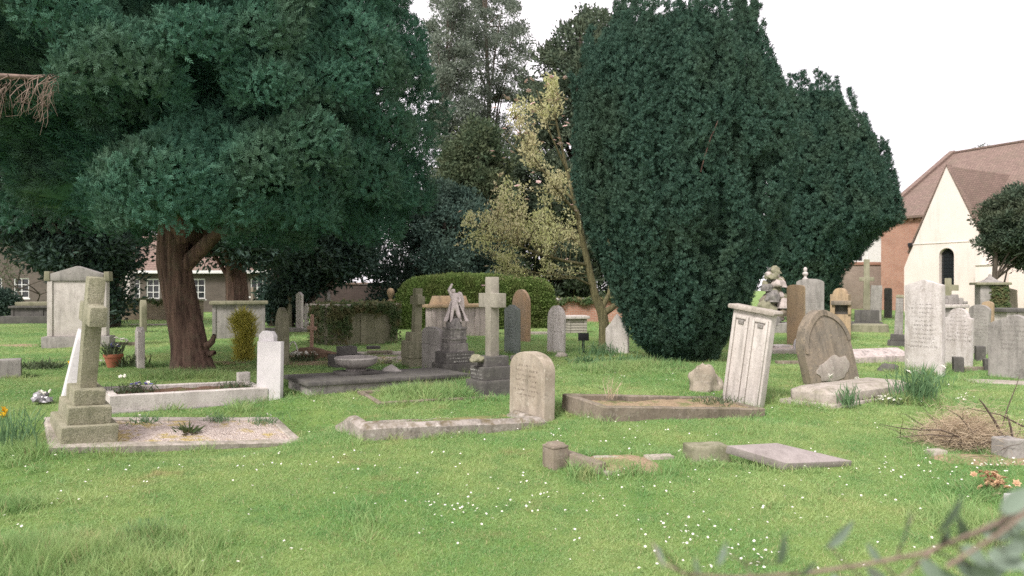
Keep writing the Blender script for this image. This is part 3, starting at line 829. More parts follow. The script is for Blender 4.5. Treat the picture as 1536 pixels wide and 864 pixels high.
# ------------------------------------------------------------------ headstones (left, middle, right)
headstone(632, 659, 490, 562, 8, 'segment', 'grey', 'plain grey arched headstone between the small stepped cross and the statue pedestal', t=.1, Y=12.9)
headstone(655, 668, 496, 545, 4, 'segment', 'mossy', 'small brown-grey headstone peeping out behind the plain grey headstone', Y=14.6)
headstone(756, 774, 457, 530, 7, 'ogee', 'slate', 'dark grey-green slate headstone with lettering, just right of the tall grey cross')
headstone(768, 792, 434, 512, 4, 'round', 'orange', 'tall round-topped orange sandstone headstone in front of the clipped hedge')
headstone(820, 844, 458, 529, 4, 'round', 'whitewash', 'slim round-topped white marble headstone standing alone left of the black sign', ry=2)
headstone(908, 941, 471, 530, 3, 'steep', 'pale', 'pale pointed headstone beside the magnolia trunk, half behind the big yew', rz=-40)
headstone(412, 426, 461, 546, 8, 'gothic', 'mossy', 'pointed green-grey headstone right behind the white stepped-top headstone')
headstone(403, 408, 433, 486, 4, 'round', 'mossy', 'thin green-stained headstone in the shade, leftmost of the dark row behind', w=.5)
headstone(427, 433, 433, 491, 5, 'gothic', 'mossy', 'thin tall green-stained headstone in the shade, left of the pale peaked headstone', w=.5)
headstone(441, 454, 438, 497, 4, 'peak', 'pale', 'pale peaked headstone near the ivy-covered tomb', w=.6)
headstone(455, 462, 455, 497, 2, 'round', 'pale', 'short pale headstone touching the right side of the pale peaked headstone', w=.4, Y=26.5)
headstone(203, 206, 490, 551, 9, 'peak', 'pale', 'pale edge-on headstone like a post, to the right of the flower pot', w=.55, t=.12)
headstone(208, 213, 450, 498, 8, 'round', 'mossy', 'brown edge-on headstone behind the pale post-like headstone', w=.6, t=.17)
headstone(1180, 1206, 427, 518, 4, 'segment', 'sand', 'yellow sandstone headstone with a flat-curved top, right of the leaning two-panel headstone', rz=-30)
headstone(1245, 1272, 432, 505, 8, 'shoulder', 'sand', 'brown-yellow headstone with rounded shoulders, just behind the leaning scarred headstone', rz=-40)
headstone(1356, 1412, 419, 562, 2, 'peak', 'whitewash', 'tall broad white headstone with a pointed top, speckled with lichen, behind the daffodils', t=.13, bev=.015)
headstone(1413, 1455, 462, 549, 3, 'shoulder', 'whitewash', 'white shouldered headstone immediately right of the tall white pointed one', ry=1.5, t=.12)
headstone(1449, 1480, 457, 531, 2, 'low', 'grey', 'grey-brown leaning headstone behind the white shouldered one', ry=3, t=.11)
headstone(1472, 1489, 452, 524, 3, 'low', 'sand', 'narrow yellowish headstone tucked behind the grey-brown leaning headstone', t=.1)
headstone(1495, 1526, 431, 490, 2, 'peak', 'tan', 'buff pointed headstone far back near the ivied canopy tomb', t=.12, ry=-2)
headstone(1487, 1556, 472, 568, 2, 'ogee', 'grey', 'broad grey headstone with a wavy top, cut off by the right side of the photo', t=.14, w=.8, bev=.016)
headstone(1305, 1322, 428, 482, 5, 'flat', 'grey', 'tall flat grey slab with a bright edge, in front of the red brick church wall', rz=-25, ry=1.5)
headstone(1326, 1338, 432, 478, 3, 'clip', 'dark', 'dark clipped-top headstone beside the tall flat grey slab', rz=-30)

headstone(486, 492, 437, 470, 3, 'round', 'grey', 'thin pale headstone peeping over the left part of the ivy-covered tomb', w=.35, t=.12, Y=27)
headstone(336, 343, 437, 470, 2, 'round', 'grey', 'thin grey headstone peeping over the long grey chest tomb', w=.4, t=.12, Y=29)
headstone(374, 381, 431, 470, 2, 'flat', 'ochre', 'brown square-topped stone peeping over the right end of the long grey chest tomb', w=.35, t=.15, Y=28)
def urn_pillar():
    x, y, z = atY(586, 27); t = thing('urn_pillar', 'small pale pillar with a rounded urn on top, left of the clipped hedge', 'pillar', (x, y, z))
    link('pillar_shaft', box_mesh('pillar_shaft', M['sand'], -.14, .14, -.14, .14, -.1, 1.05, bev=.02), t)
    link('urn', lathe_mesh('urn', [(.001, 1.052), (.12, 1.052), (.06, 1.1), (.08, 1.16), (.15, 1.3), (.14, 1.42), (.08, 1.5), (.001, 1.52)], M['sand'], 16), t)
urn_pillar()
def leaning_white():
    x, y, z = at(88, 614)
    bm = prism_bm(outline('clip', .6, 1.04), 0, .17)
    o = link('headstone', finish(bm, 'headstone', M['white'], .014), None, (x, y, z), (R(-12), 0, R(-57)))
    tag(o, 'white marble headstone seen edge-on and leaning, just behind the mossy granite cross', 'headstone', GH)
leaning_white()

def panel_stone():
    x, y, z = at(116, 521)
    t = thing('headstone', 'very tall grey panelled headstone with a pediment, behind the granite cross', 'headstone', (x, y, z), (0, 0, R(12)), GH)
    w, h, th = 1.36, 1.86, .22; a = w/2
    bm = bmesh.new(); bbox(bm, -a-.1, a+.1, -.12, th+.12, -.15, .28); link('plinth', finish(bm, 'plinth', M['grey'], .02), t)
    bm = bmesh.new(); bbox(bm, -a, a, 0, th, .282, h-.18); link('panel', finish(bm, 'panel', M['pale'], .015), t)
    for s in (-1, 1):
        bm = bmesh.new(); bbox(bm, s*(a-.06)-.06, s*(a-.06)+.06, -.03, .001, .285, h-.185); link('pilaster', finish(bm, 'pilaster', M['pale'], .008), t)
        bm = bmesh.new(); bbox(bm, s*(a-.0)-.07, s*a+.07, -.05, th+.04, h-.178, h+.06, taper=.01); link('corner_block', finish(bm, 'corner_block', M['mossy'], .015), t)
    bm = prism_bm([(-a+.075, h-.178), (a-.075, h-.178), (a-.075, h+.0), (0, h+.2), (-a+.075, h+.0)], -.04, th+.03); link('pediment', finish(bm, 'pediment', M['grey'], .015), t)
    mask_frame(np.array([x, y, 0]), rot(0, 0, R(12)), -a, a, 0, th)
panel_stone()

def finial_stone():
    o, w, h, t = headstone(1194, 1236, 418, 502, 4, 'segment', 'grey', 'broad grey headstone topped by a pale urn finial, behind the yellow sandstone headstone', rz=-25, Y=23.5)
    k = Sz(23.5)
    u = link('urn_finial', lathe_mesh('urn_finial', [(.001, 0), (.09, 0), (.09, .03), (.05, .05), (.04, .1), (.09, .17), (.085, .22), (.04, .25), (.06, .3), (.06, .36), (.03, .4), (.001, .41)], M['whitewash'], 16), o, (-.15, t/2, h-.02))
finial_stone()

def niche_stone():
    x, y, z = atY(1262, 20.5)
    t = thing('niche_stone', 'squat stone with a projecting ledge over a dark recess, against the shouldered brown-yellow headstone', 'headstone', (x, y, z), (0, 0, R(-30)), GH)
    bm = bmesh.new(); bbox(bm, -.24, .24, .04, .2, -.1, .75); link('back', finish(bm, 'back', M['sand'], .01), t)
    bm = bmesh.new(); bbox(bm, -.27, .27, -.1, .22, 1.02, 1.14); link('ledge', finish(bm, 'ledge', M['ochre'], .015), t)
    for s in (-1, 1):
        bm = bmesh.new(); bbox(bm, s*.21-.04, s*.21+.04, -.02, .2, .752, 1.018); link('jamb', finish(bm, 'jamb', M['sand'], .01), t)
    bm = bmesh.new(); bbox(bm, -.168, .168, .1, .2, .752, 1.018); link('recess', finish(bm, 'recess', M['dark'], .01), t)  # dark stone stands in for the shadow below the ledge
niche_stone()

# ------------------------------------------------------------------ chest tombs
def chest(pxc, base, Lpx, Wpx, top, mat, label, theta=33, slab='kerb', Y=None, L_=None, W_=None, name='chest_tomb', panels=2):
    x, y, z = at(pxc, base) if Y is None else atY(pxc, Y)
    a = al(pxc); k = Sz(y)*math.cos(a)
    Lx = L_ or Lpx*k/math.cos(R(theta)+a); Wy = W_ or Wpx*k/max(math.sin(R(theta)+a), .2)
    h = (432-top)*Sz(y)+H-z
    t = thing(name, label, 'tomb', (x, y, z), (0, 0, R(theta)))
    link('chest', box_mesh('chest', M[mat], .06, Lx-.06, .06, Wy-.06, -.15, h-.1, bev=.01), t)
    for i in range(panels+1):
        q = .06+(Lx-.12)*i/panels
        bm = bmesh.new(); bbox(bm, max(.04, q-.08), min(Lx-.04, q+.08), .035, .06, -.1, h-.102); link('pilaster', finish(bm, 'pilaster', M[mat], .008), t)
    bm = bmesh.new(); bbox(bm, -.04, Lx+.04, -.04, Wy+.04, h-.098, h); link('top_slab', finish(bm, 'top_slab', M[slab], .02), t)
    mask_frame(np.array([x, y, 0]), rot(0, 0, R(theta)), 0, Lx, 0, Wy)
    return t, Lx, Wy, h

def ivy_leaves(n, fn, size=.06):
    P = []; A = []
    while len(P) < n:
        p, a = fn()
        if p is None: continue
        P.append(p); A.append(a)
    P = np.array(P); nrm = unit(np.array(A)); d = unit(np.array([0, 0, -.7])+rng.normal(0, .5, P.shape)+nrm*.35)
    S = unit(np.cross(d, nrm)+rng.normal(0, .25, P.shape))
    return quads(P, d, S, rng.uniform(.7, 1.3, n)*size, rng.uniform(.8, 1.2, n)*size*.85)

t, Lx, Wy, h = chest(490, 521, 116, 25, 457, 'mossy', 'brown chest tomb half covered in ivy, in front of the old brick wall', Y=18.4)
def ivf():
    face = random.random()
    if face < .62:
        x = random.uniform(0, Lx); top = h; q = x/Lx
        depth = .1+.45*max(0, mnoise.noise(Vector((x*2.6, 3, 0))))+(.85 if q < .32 else 0)+(.7 if q > .86 else 0)
        zz = h-abs(random.gauss(0, .5))*max(depth, .14)
        if zz < .0: return None, None
        return (x, -.03-random.random()*.07, zz), (0, -1, .1)
    if face < .8:
        y = random.uniform(0, Wy); zz = h-random.random()**1.3*h*.95
        return (-.03-random.random()*.07, y, zz), (-1, 0, .1)
    return (random.uniform(0, Lx), random.uniform(-.05, Wy), h+random.random()*.07), (0, -.3, 1)
V, f = ivy_leaves(3300, ivf, .085)
link('ivy', np_mesh('ivy', V, f, None, L['ivy']), t)

t, Lx, Wy, h = chest(316, 509, 86, 8, 452, 'grey', 'long grey rendered chest tomb with a stone lid, just behind the big cypress trunk', slab='mossy', theta=20, W_=1.0, panels=2, Y=21.0)
t, Lx, Wy, h = chest(648, 507, 98, 14, 457, 'rose', 'long pale chest tomb with a raised hipped cap, behind the marble figure', slab='sand', Y=21.5, panels=4)
bm = bmesh.new(); bbox(bm, .15, 1.35, .12, Wy-.12, h+.002, h+.26, taper=.07); link('hipped_cap', finish(bm, 'hipped_cap', M['sand'], .015), t)
t, Lx, Wy, h = chest(850, 502, 33, 10, 474, 'slats', 'low ribbed stone tomb with a flat top, left of the magnolia trunk', slab='pale', theta=10, W_=.7, panels=1, Y=23.5)
t, Lx, Wy, h = chest(1414, 500, 38, 6, 457, 'grey', 'grey box tomb behind the white shouldered headstone', slab='pale', theta=10, W_=.8, Y=21)
bm = bmesh.new()
for i, (x0, x1, z1) in enumerate(((.25, .42, .16), (.42, .62, .26), (.62, .78, .3), (.78, .95, .2), (.95, 1.1, .1))):
    bbox(bm, x0+.002, x1-.002, .25, .42, h+.001, h+z1)
link('stepped_crest', finish(bm, 'stepped_crest', M['grey'], .03), t)
t, Lx, Wy, h = chest(1510, 505, 45, 6, 463, 'pale', 'flat-topped table tomb with a dark projecting slab at the right side of the photo', slab='dark', theta=5, W_=.9, Y=19)
t, Lx, Wy, h = chest(14, 484, 95, 8, 459, 'dark', 'dark stepped box tomb in front of the house on the left', slab='dark', theta=12, Y=30, W_=1.3)
link('step', box_mesh('step', M['dark'], -.25, Lx+.2, -.3, Wy+.2, -.15, .32, bev=.015), t)
link('crest', box_mesh('crest', M['mossy'], .15, Lx-.1, .12, Wy-.12, h+.002, h+.16, bev=.015), t)

def canopy_tomb():
    x, y, z = atY(1485, 25)
    t = thing('canopy_tomb', 'square stone tomb with a pagoda-like roof, draped with ivy on one side', 'tomb', (x, y, z), (0, 0, R(-20)))
    link('body', box_mesh('body', M['grey'], -.38, .38, -.38, .38, -.1, 1.6, bev=.02), t)
    bm = bmesh.new(); bbox(bm, -.52, .52, -.52, .52, 1.602, 1.69); link('cornice', finish(bm, 'cornice', M['mossy'], .02), t)
    link('roof', lathe_mesh('roof', [(.5, 1.692), (.36, 1.73), (.2, 1.8), (.1, 1.88), (.06, 1.9), (.05, 1.97), (.001, 1.99)], M['grey'], 4), t, None, (0, 0, R(45)))
    def iv():
        if random.random() < .5: return (random.uniform(-.05, .42), -.4-random.random()*.05, random.uniform(.4, 1.6)), (0, -1, 0)
        return (.4+random.random()*.05, random.uniform(-.4, .4), random.uniform(.4, 1.6)), (1, 0, 0)
    V, f = ivy_leaves(1500, iv, .1); link('ivy', np_mesh('ivy', V, f, None, L['ivy']), t)
canopy_tomb()

def cross_right():
    x, y, z = atY(1300, 26)
    t = thing('stone_cross', 'slender pale stone cross on a dark stepped base before the far brick wall', 'stone cross', (x, y, z), (0, 0, R(-25)))
    for (a, z0, z1) in ((.52, -.1, .24), (.4, .242, .68)):
        link('step', box_mesh('step', M['dark'], -a, a, -a, a, z0, z1, bev=.02), t)
    link('cross_shaft', cross_mesh('cross_shaft', 'mossy', .24, .2, 1.85, .5, .15, 1.05, .02, .2), t, (0, 0, .683), (0, 0, 0))
    x, y, z = atY(1305, 24)
    o = link('oval_kerb', lathe_mesh('oval_kerb', [(.001, .24), (.5, .25), (.56, .22), (.58, .02), (.6, -.1)], M['mossy'], 30), None, (x, y, z)); o.scale = (1.05, .75, 1.15)
    tag(o, 'low oval stone plinth on the grass before the slender pale cross', 'plinth')
cross_right()

def obelisk():
    x, y, z = at(1347, 519)
    t = thing('broken_column', 'short square stone pillar on dark steps, left of the tall white pointed headstone', 'pillar', (x, y, z), (0, R(2), R(-30)))
    link('step', box_mesh('step', M['dark'], -.24, .24, -.24, .24, -.1, .14, bev=.012), t); link('step', box_mesh('step', M['dark'], -.18, .18, -.18, .18, .142, .3, bev=.012), t)
    link('pillar_shaft', box_mesh('pillar_shaft', M['grey'], -.1, .1, -.1, .1, .302, 1.25, bev=.012, taper=.015), t)
    link('cap', box_mesh('cap', M['mossy'], -.1, .1, -.1, .1, 1.252, 1.33, bev=.015, taper=.02), t)
obelisk()

def small_cross():
    x, y, z = atY(1422, 24.5)
    o = link('stone_cross', cross_mesh('stone_cross', 'mossy', .2, .14, 1.85, .62, .2, 1.42, .02), None, (x, y, z), (0, 0, R(-25)))
    tag(o, 'short-armed green-stained cross rising behind the tall white pointed headstone', 'stone cross')
small_cross()

def white_pillar():
    x, y, z = atY(195, 34)
    t = thing('pillar_monument', 'slim white stone pillar with a square cap, above the low brown stone wall', 'pillar', (x, y, z), (0, 0, R(-20)))
    link('base', box_mesh('base', M['pale'], -.32, .32, -.32, .32, -.1, .8, bev=.02), t)
    link('pillar_shaft', box_mesh('pillar_shaft', M['pale'], -.16, .16, -.16, .16, .802, 2.1, bev=.015, taper=.02), t)
    link('cap', box_mesh('cap', M['pale'], -.15, .15, -.15, .15, 2.102, 2.75, bev=.02), t)
white_pillar()

def rock_monument():
    x, y, z = atY(1158, 24)
    t = thing('rockery_monument', 'tall craggy rock-work monument patched with red and green, right of the big yew', 'monument', (x, y, z)); t.scale = (.9, .9, .95)
    g = np.random.default_rng(66)
    for i in range(26):
        zz = .35+1.85*(i/25)**.9; sp = .62*(1-(zz/2.6)**1.4); sz = g.uniform(.16, .3)*(1.15-.3*zz/2.2)
        link('boulder', finish(rock_bm(sz, sz*.85, sz*g.uniform(.7, 1.1), .5, 3, i+20), 'boulder', M[['pedestal', 'mossy', 'rose', 'ochre', 'mossy'][i % 5]], 0, angle=45), t, (g.normal(0, .5)*sp, g.normal(0, .35)*sp-.1, zz))
    link('plinth', box_mesh('plinth', M['grey'], -.9, .8, -.6, .6, -.1, .35, bev=.04, wear=.02), t)
rock_monument()

def right_ledger():
    x, y, z = at(1286, 546)
    t = thing('coped_ledger', 'low pale ledger stone with a sloping white top, behind the leaning scarred headstone', 'tomb', (x, y, z), (0, 0, R(20)))
    bm = prism_bm([(-.02, -.1), (.72, -.1), (.72, .12), (.36, .26), (-.02, .12)], 0, 1.5)
    link('coped_slab', finish(bm, 'coped_slab', M['rose'], .012), t, (0, .75, 0), (0, 0, R(-90)))
    x, y, z = at(1332, 557)
    tag(link('broken_stone', finish(rock_bm(.2, .12, .14, .25, 3, 31), 'broken_stone', M['dark'], 0), None, (x, y, z+.02)), 'dark rounded stone in the grass just left of the tall white pointed headstone', 'broken stone')
    x, y, z = at(1200, 530)
    o = link('oval_tablet', lathe_mesh('oval_tablet', [(.001, .045), (.12, .045), (.13, .03), (.16, .03), (.17, 0), (.17, -.03), (.001, -.03)], M['white'], 24), None, (x, y, z+.17), (R(75), 0, R(-15))); o.scale = (.85, 1.25, 1)
    tag(o, 'fallen white oval marble tablet propped by the foot of the yellow sandstone headstone', 'tablet')
right_ledger()

# flat stones, footstones, blocks
def slab(px, py, sx, sy, h, mat, label, rz=33, name='flat_stone', cat='flat stone', rx=0, ry=0, z0=-.05, Y=None, wear=.004):
    x, y, z = at(px, py) if Y is None else atY(px, Y)
    o = link(name, box_mesh(name, M[mat], -sx/2, sx/2, -sy/2, sy/2, z0, h, bev=.012, wear=wear), None, (x, y, z), (R(rx), R(ry), R(rz)))
    tag(o, label, cat); mask_frame(np.array([x, y, 0]), rot(0, 0, R(rz)), -sx/2, sx/2, -sy/2, sy/2)
    return o
def ruined_plot():
    x, y, z = at(834, 706)
    t = thing('corner_post', 'short square grey stone post at the corner of the ruined kerb in the front lawn', 'stone post', (x, y+.09, z), (0, 0, R(33)))
    bm = bmesh.new(); bbox(bm, -.09, .09, -.09, .09, -.1, .2); link('shaft', finish(bm, 'shaft', M['brownkerb'], .01), t)
    bm = bmesh.new(); bbox(bm, -.09, .09, -.09, .09, .202, .225); bbox(bm, -.075, .075, -.075, .075, .226, .25, taper=.02); link('cap', finish(bm, 'cap', M['brownkerb'], .006), t)
    x, y, z = at(866, 700)
    o = link('kerb_piece', finish(prism_bm([(-.26, -.2), (.28, -.2), (.28, .0), (-.26, .075)], -.06, .06), 'kerb_piece', M['brownkerb'], .01), None, (x, y, z+.075), (0, 0, R(-38)))
    tag(o, 'sloping broken length of kerb sinking into the grass beside the short stone post', 'kerb piece')
    slab(916, 709, .17, .12, .02, 'kerb', 'small flat square paving stone in front of the bare patch in the lawn', rz=20)
    slab(988, 687, .28, .12, .03, 'kerb', 'pale flat strip of stone left of the squared block in the front lawn', rz=10)
    slab(912, 688, .3, .08, .025, 'kerb', 'narrow sunken strip of stone behind the bare patch in the lawn', rz=5)
    x, y, z = at(1064, 694)
    o = link('stone_block', box_mesh('stone_block', M['mossy'], -.2, .2, -.11, .13, -.08, .16, bev=.025, wear=.012), None, (x, y+.1, z), (0, 0, R(8)))
    tag(o, 'squared pale stone block holding up the end of the fallen grey slab', 'stone block')
    # the fallen slab rests on the block
    P = {}
    def pt(px, py, zz): 
        x, y, z = at(px, py, zz); return Vector((x, y, z+zz))
    a, b, c, d = pt(1090, 668, .19), pt(1165, 664, .17), pt(1279, 691, .06), pt(1181, 695, .07)
    n = (c-a).cross(b-d).normalized(); n = n if n.z > 0 else -n
    bm = bmesh.new(); ctr = (a+b+c+d)/4
    up = [bm.verts.new(p-ctr) for p in (a, d, c, b)]; dn = [bm.verts.new(p-ctr-n*.085) for p in (a, d, c, b)]
    bm.faces.new(up); bm.faces.new(dn[::-1])
    for i in range(4): bm.faces.new((up[i], dn[i], dn[(i+1) % 4], up[(i+1) % 4]))
    o = link('fallen_slab', finish(bm, 'fallen_slab', M['slabstone'], .01), None, ctr)
    tag(o, 'fallen grey headstone slab lying flat in the front lawn, propped on a block', 'fallen headstone')
    MASK.append((np.array([p[:2] for p in (a, d, c, b)]), 0.))
    q = [at(*p)[:2] for p in ((870, 705), (1010, 705), (1020, 686), (880, 684))]
    MASK.append((np.array(q), .12))
ruined_plot()
def patch(px, py, rx, ry, mat, keep, seed, inner=.004):
    x, y, z = at(px, py); V = [(x, y, Tz(x, y)+.02)]; n = 30; rings = 5; Fq = []; F3 = []
    for r in range(1, rings+1):
        for i in range(n):
            a = 2*PI*i/n; k = r/rings*(1+.35*mnoise.noise(Vector((math.cos(a)*1.5, math.sin(a)*1.5, seed)))+.15*mnoise.noise(Vector((math.cos(a)*5, math.sin(a)*5, seed))))
            xx, yy = x+rx*k*math.cos(a), y+ry*k*math.sin(a); V.append((xx, yy, Tz(xx, yy)+.024-.03*(r == rings)+.008*mnoise.noise(Vector((xx*9, yy*9, 0)))))
    for i in range(n): F3.append((0, 1+i, 1+(i+1) % n))
    for r in range(rings-1):
        for i in range(n): a = 1+r*n; Fq.append((a+i, a+n+i, a+n+(i+1) % n, a+(i+1) % n))
    o = link('bare_ground', np_mesh('bare_ground', V, Fq, F3, M[mat], True)); o['kind'] = 'structure'
    MASK.append((np.array([(x-rx*.75, y-ry*.75), (x+rx*.75, y-ry*.75), (x+rx*.75, y+ry*.75), (x-rx*.75, y+ry*.75)]), keep))
for a in ((930, 697, .42, .28, 'earthbed', .22, 1), (40, 519, .75, .35, 'earthbed', .3, 2), (590, 540, 1.0, .6, 'chips', .25, 5), (1000, 552, .9, .35, 'darkearth', .4, 6), (1480, 690, .5, .2, 'earthbed', .4, 7), (1180, 522, 1.2, .6, 'chips', .4, 8), (470, 545, .7, .4, 'earthbed', .3, 10)): patch(*a)
slab(5, 566, .5, .35, .3, 'grey', 'dark block with a sloping pale top at the left side of the photo', name='stone_block', cat='stone block')
slab(1437, 558, .16, .16, .27, 'dark', 'squat dark footstone below the white shouldered headstone', name='footstone', cat='footstone', rz=-20)
slab(1470, 541, .17, .17, .3, 'dark', 'dark footstone in front of the grey-brown leaning headstone', name='footstone', cat='footstone', rz=-20)
slab(1481, 556, .12, .14, .22, 'dark', 'small dark footstone beside the broad grey wavy-topped headstone', name='footstone', cat='footstone', rz=-20)
slab(1460, 556, .42, .08, .07, 'brownkerb', 'low brown kerb running between two dark footstones', name='kerb_piece', cat='kerb piece', rz=12)
slab(1500, 574, .9, .5, .02, 'kerb', 'flat pale plinth stone under the broad grey wavy-topped headstone', rz=-20)
slab(1170, 530, .9, .3, .09, 'kerb', 'long pale broken kerb in the grass in front of the yellow sandstone headstone', name='kerb_piece', cat='kerb piece', rz=6)
slab(1168, 522, .5, .3, .08, 'pale', 'scattered pale flat stone right of the big yew', rz=20)
slab(1215, 546, 1.4, .12, .07, 'brownkerb', 'dark low kerb line in the grass right of the leaning two-panel headstone', name='kerb_piece', cat='kerb piece', rz=5)
slab(808, 502, 1.3, .35, .09, 'kerb', 'pale kerb lying in front of the hedge right of the orange headstone', name='kerb_piece', cat='kerb piece', rz=3)
slab(430, 498, 1.9, .3, .14, 'grey', 'low grey ledger in front of the pale peaked headstone', name='ledger_stone', cat='tomb', rz=3)
slab(565, 532, 1.6, .6, .05, 'kerb', 'wide pale flat paving stones behind the stone bowl', rz=8)
slab(570, 533, .55, .25, .1, 'brownkerb', 'brown slab piled on the pale paving behind the stone bowl', rz=10, z0=.051)
slab(560, 530, .3, .18, .17, 'dark', 'small dark slab on top of the brown slab behind the stone bowl', rz=20, z0=.101)
slab(365, 577, .18, .16, .2, 'pale', 'small pale square flower holder block at the back of the white planted kerb', name='flower_block', cat='stone block')
slab(240, 488, 2.4, .35, .05, 'kerb', 'pale flat kerb along the foot of the low brown stone wall', rz=2)
slab(180, 519, .9, .1, .1, 'brownkerb', 'thin brown kerb rail behind the flower pot', name='kerb_piece', cat='kerb piece', rz=4)
slab(340, 545, .9, .3, .03, 'earthbed', 'bare strip of dry earth left of the golden bush', name='earth_strip', cat='earth patch', rz=5)
slab(1512, 687, .2, .2, .2, 'grey', 'grey stone block under the brushwood, left one of the pair at the right side', name='stone_block', cat='stone block', rz=10, wear=.012)
slab(1534, 686, .12, .2, .17, 'grey', 'darker grey stone block under the brushwood, cut by the right side of the photo', name='stone_block', cat='stone block', rz=-10, wear=.012)
slab(1404, 683, .17, .12, .06, 'kerb', 'little flat stone at the left end of the brushwood', rz=10)
slab(1532, 762, .16, .18, .1, 'white', 'pale smooth stone corner beside the faded orange flowers', name='stone_block', cat='stone block', rz=15)
for i, (px, py, s, m_) in enumerate(((596, 541, .13, 'kerb'), (610, 535, .1, 'rose'), (583, 545, .09, 'brownkerb'), (660, 525, .1, 'pale'), (775, 540, .17, 'kerb'), (812, 545, .1, 'mossy'), (842, 535, .14, 'kerb'))):
    x, y, z = at(px, py)
    LB = ['pale rubble stone left of the small stepped cross', 'rosy rubble stone touching the base of the small stepped cross', 'brown rubble stone near the stone bowl', 'pale rubble stone by the grey headstone',
          'pale stone lying at the foot of the tall grey cross', 'mossy stone behind the tan round-topped headstone', 'flat pale stone below the black sign']
    tag(link('rubble_stone', finish(rock_bm(s, s*.8, s*.6, .3, 3, 40+i), 'rubble_stone', M[m_], 0, angle=60), None, (x, y, z+.01)), LB[i], 'stone')

# ------------------------------------------------------------------ sign, wooden cross, pot, bouquets
def sign():
    x, y, z = at(875, 530)
    t = thing('grave_sign', 'small black sign plate on a short black stake, below the magnolia', 'sign', (x, y, z), (0, 0, R(5)))
    bm = bmesh.new(); bbox(bm, -.03, .03, -.015, .015, -.1, .32); link('stake', finish(bm, 'stake', M['iron'], .004), t)
    bm = bmesh.new(); bbox(bm, -.125, .125, -.035, -.016, .29, .47); link('plate', finish(bm, 'plate', M['iron'], .01), t)
sign()
x, y, z = at(467, 538)
o = link('wooden_cross', cross_mesh('wooden_cross', 'wood', .07, .05, .95, .3, .07, .62, .006), None, (x, y, z), (0, R(2), R(-40)))
tag(o, 'small pinkish wooden grave cross beside the mound of flowers', 'wooden cross')

BLOOM = {}
def bloom_mesh(mat_name, size):
    key = (mat_name, size)
    if key not in BLOOM:
        g = np.random.default_rng(int(size*1000)); parts = []
        ax = np.array([0, 0, 1.]); s1 = np.array([1., 0, 0]); t1 = np.array([0, 1., 0]); c = np.zeros(3)
        for k, (n, up, q) in enumerate(((6, .25, 1.), (5, 1.1, .65))):
            for kk in range(n):
                an = 2*PI*kk/n+k*.4; d = unit(math.cos(an)*s1+math.sin(an)*t1+ax*up)
                parts.append(quads(c[None], d[None], unit(np.cross(ax, d))[None], [size*q*g.uniform(.85, 1.1)], [size*.8*q]))
        V, f = join(parts); BLOOM[key] = np_mesh('flower', V, f, None, M[mat_name])
    return BLOOM[key]
def blooms(parent, n, rad, hgt, mat_name, size, seed, name='flower', z0=0., flat=False):
    g = np.random.default_rng(seed)
    for i in range(n):
        p = (g.normal(0, rad*.5), g.normal(0, rad*.5), z0+hgt*(g.uniform(.75, 1.1) if not flat else g.uniform(.2, 1.1)))
        o = link(name, bloom_mesh(mat_name, size), parent, p, (g.normal(.55, .4), g.normal(0, .45), g.uniform(0, 6)))
        k = g.uniform(.85, 1.15); o.scale = (k, k, k)

def leaves_tuft(n, rad, l0, l1, wd, seed=0, lean=.35, zz=0):
    g = np.random.default_rng(seed)
    P = np.stack([g.normal(0, rad, n), g.normal(0, rad, n), np.full(n, zz)], 1)
    A = unit(np.stack([g.normal(0, lean, n), g.normal(0, lean, n), np.ones(n)], 1)); A, S = frames(A, g)
    ln = g.uniform(l0, l1, n); parts = [quads(P, A, S, ln, np.full(n, wd), .1)]
    A2 = unit(A+g.normal(0, .35, A.shape)); parts.append(quads(P+A*ln[:, None]*.75, A2, S, ln*.5, np.full(n, wd*.8), .1))
    return join(parts)

def plant(name, label, cat, px, py, leaves=None, flowers=(), Y=None, z_add=0.0, loc=None, mat='blade', group=None):
    p = loc if loc is not None else (at(px, py) if Y is None else atY(px, Y))
    t = thing(name, label, cat, (p[0], p[1], p[2]+z_add), group=group)
    if leaves: V, f = leaves_tuft(*leaves); link('leaves', np_mesh('leaves', V, f, None, L[mat]), t)
    for (n, rad, hgt, m_, size, seed) in flowers: blooms(t, n, rad, hgt, m_, size, seed, flat=(n > 40))
    return t
plant('daffodil_clump', 'tall clump of green daffodil leaves with white narcissi, before the tall white pointed headstone', 'daffodils', 1376, 604, (190, .13, .2, .5, .018, 1, .22), ((4, .3, .5, 'petal_white', .05, 1),))
plant('daffodil_clump', 'small green daffodil clump in front of the coffin-shaped tomb', 'daffodils', 1272, 612, (60, .06, .12, .3, .016, 2, .3), ())
plant('daffodil_clump', 'daffodil leaves with one big yellow flower at the left side of the photo', 'daffodils', 22, 672, (70, .1, .2, .38, .014, 3, .3), ())
x, y, z = at(6, 672)
plant('daffodil', 'single large yellow daffodil flower at the left side of the photo', 'daffodil', 6, 668, (3, .005, .25, .3, .01, 33, .05), ((2, .012, .31, 'petal_yellow', .05, 4),))
plant('narcissus', 'pair of white narcissi in front of the leaning scarred headstone, left pair', 'narcissus', 1245, 583, (12, .03, .08, .15, .012, 5, .3), ((3, .04, .19, 'petal_white', .045, 6),))
plant('narcissus', 'white narcissi by the right foot of the leaning scarred headstone', 'narcissus', 1286, 583, (12, .03, .08, .15, .012, 7, .3), ((3, .04, .17, 'petal_white', .045, 8),))
plant('narcissus', 'white narcissi on a tall stem to the right of the big daffodil clump', 'narcissus', 1416, 580, (14, .04, .1, .25, .012, 9, .25), ((3, .04, .29, 'petal_white', .045, 10),))
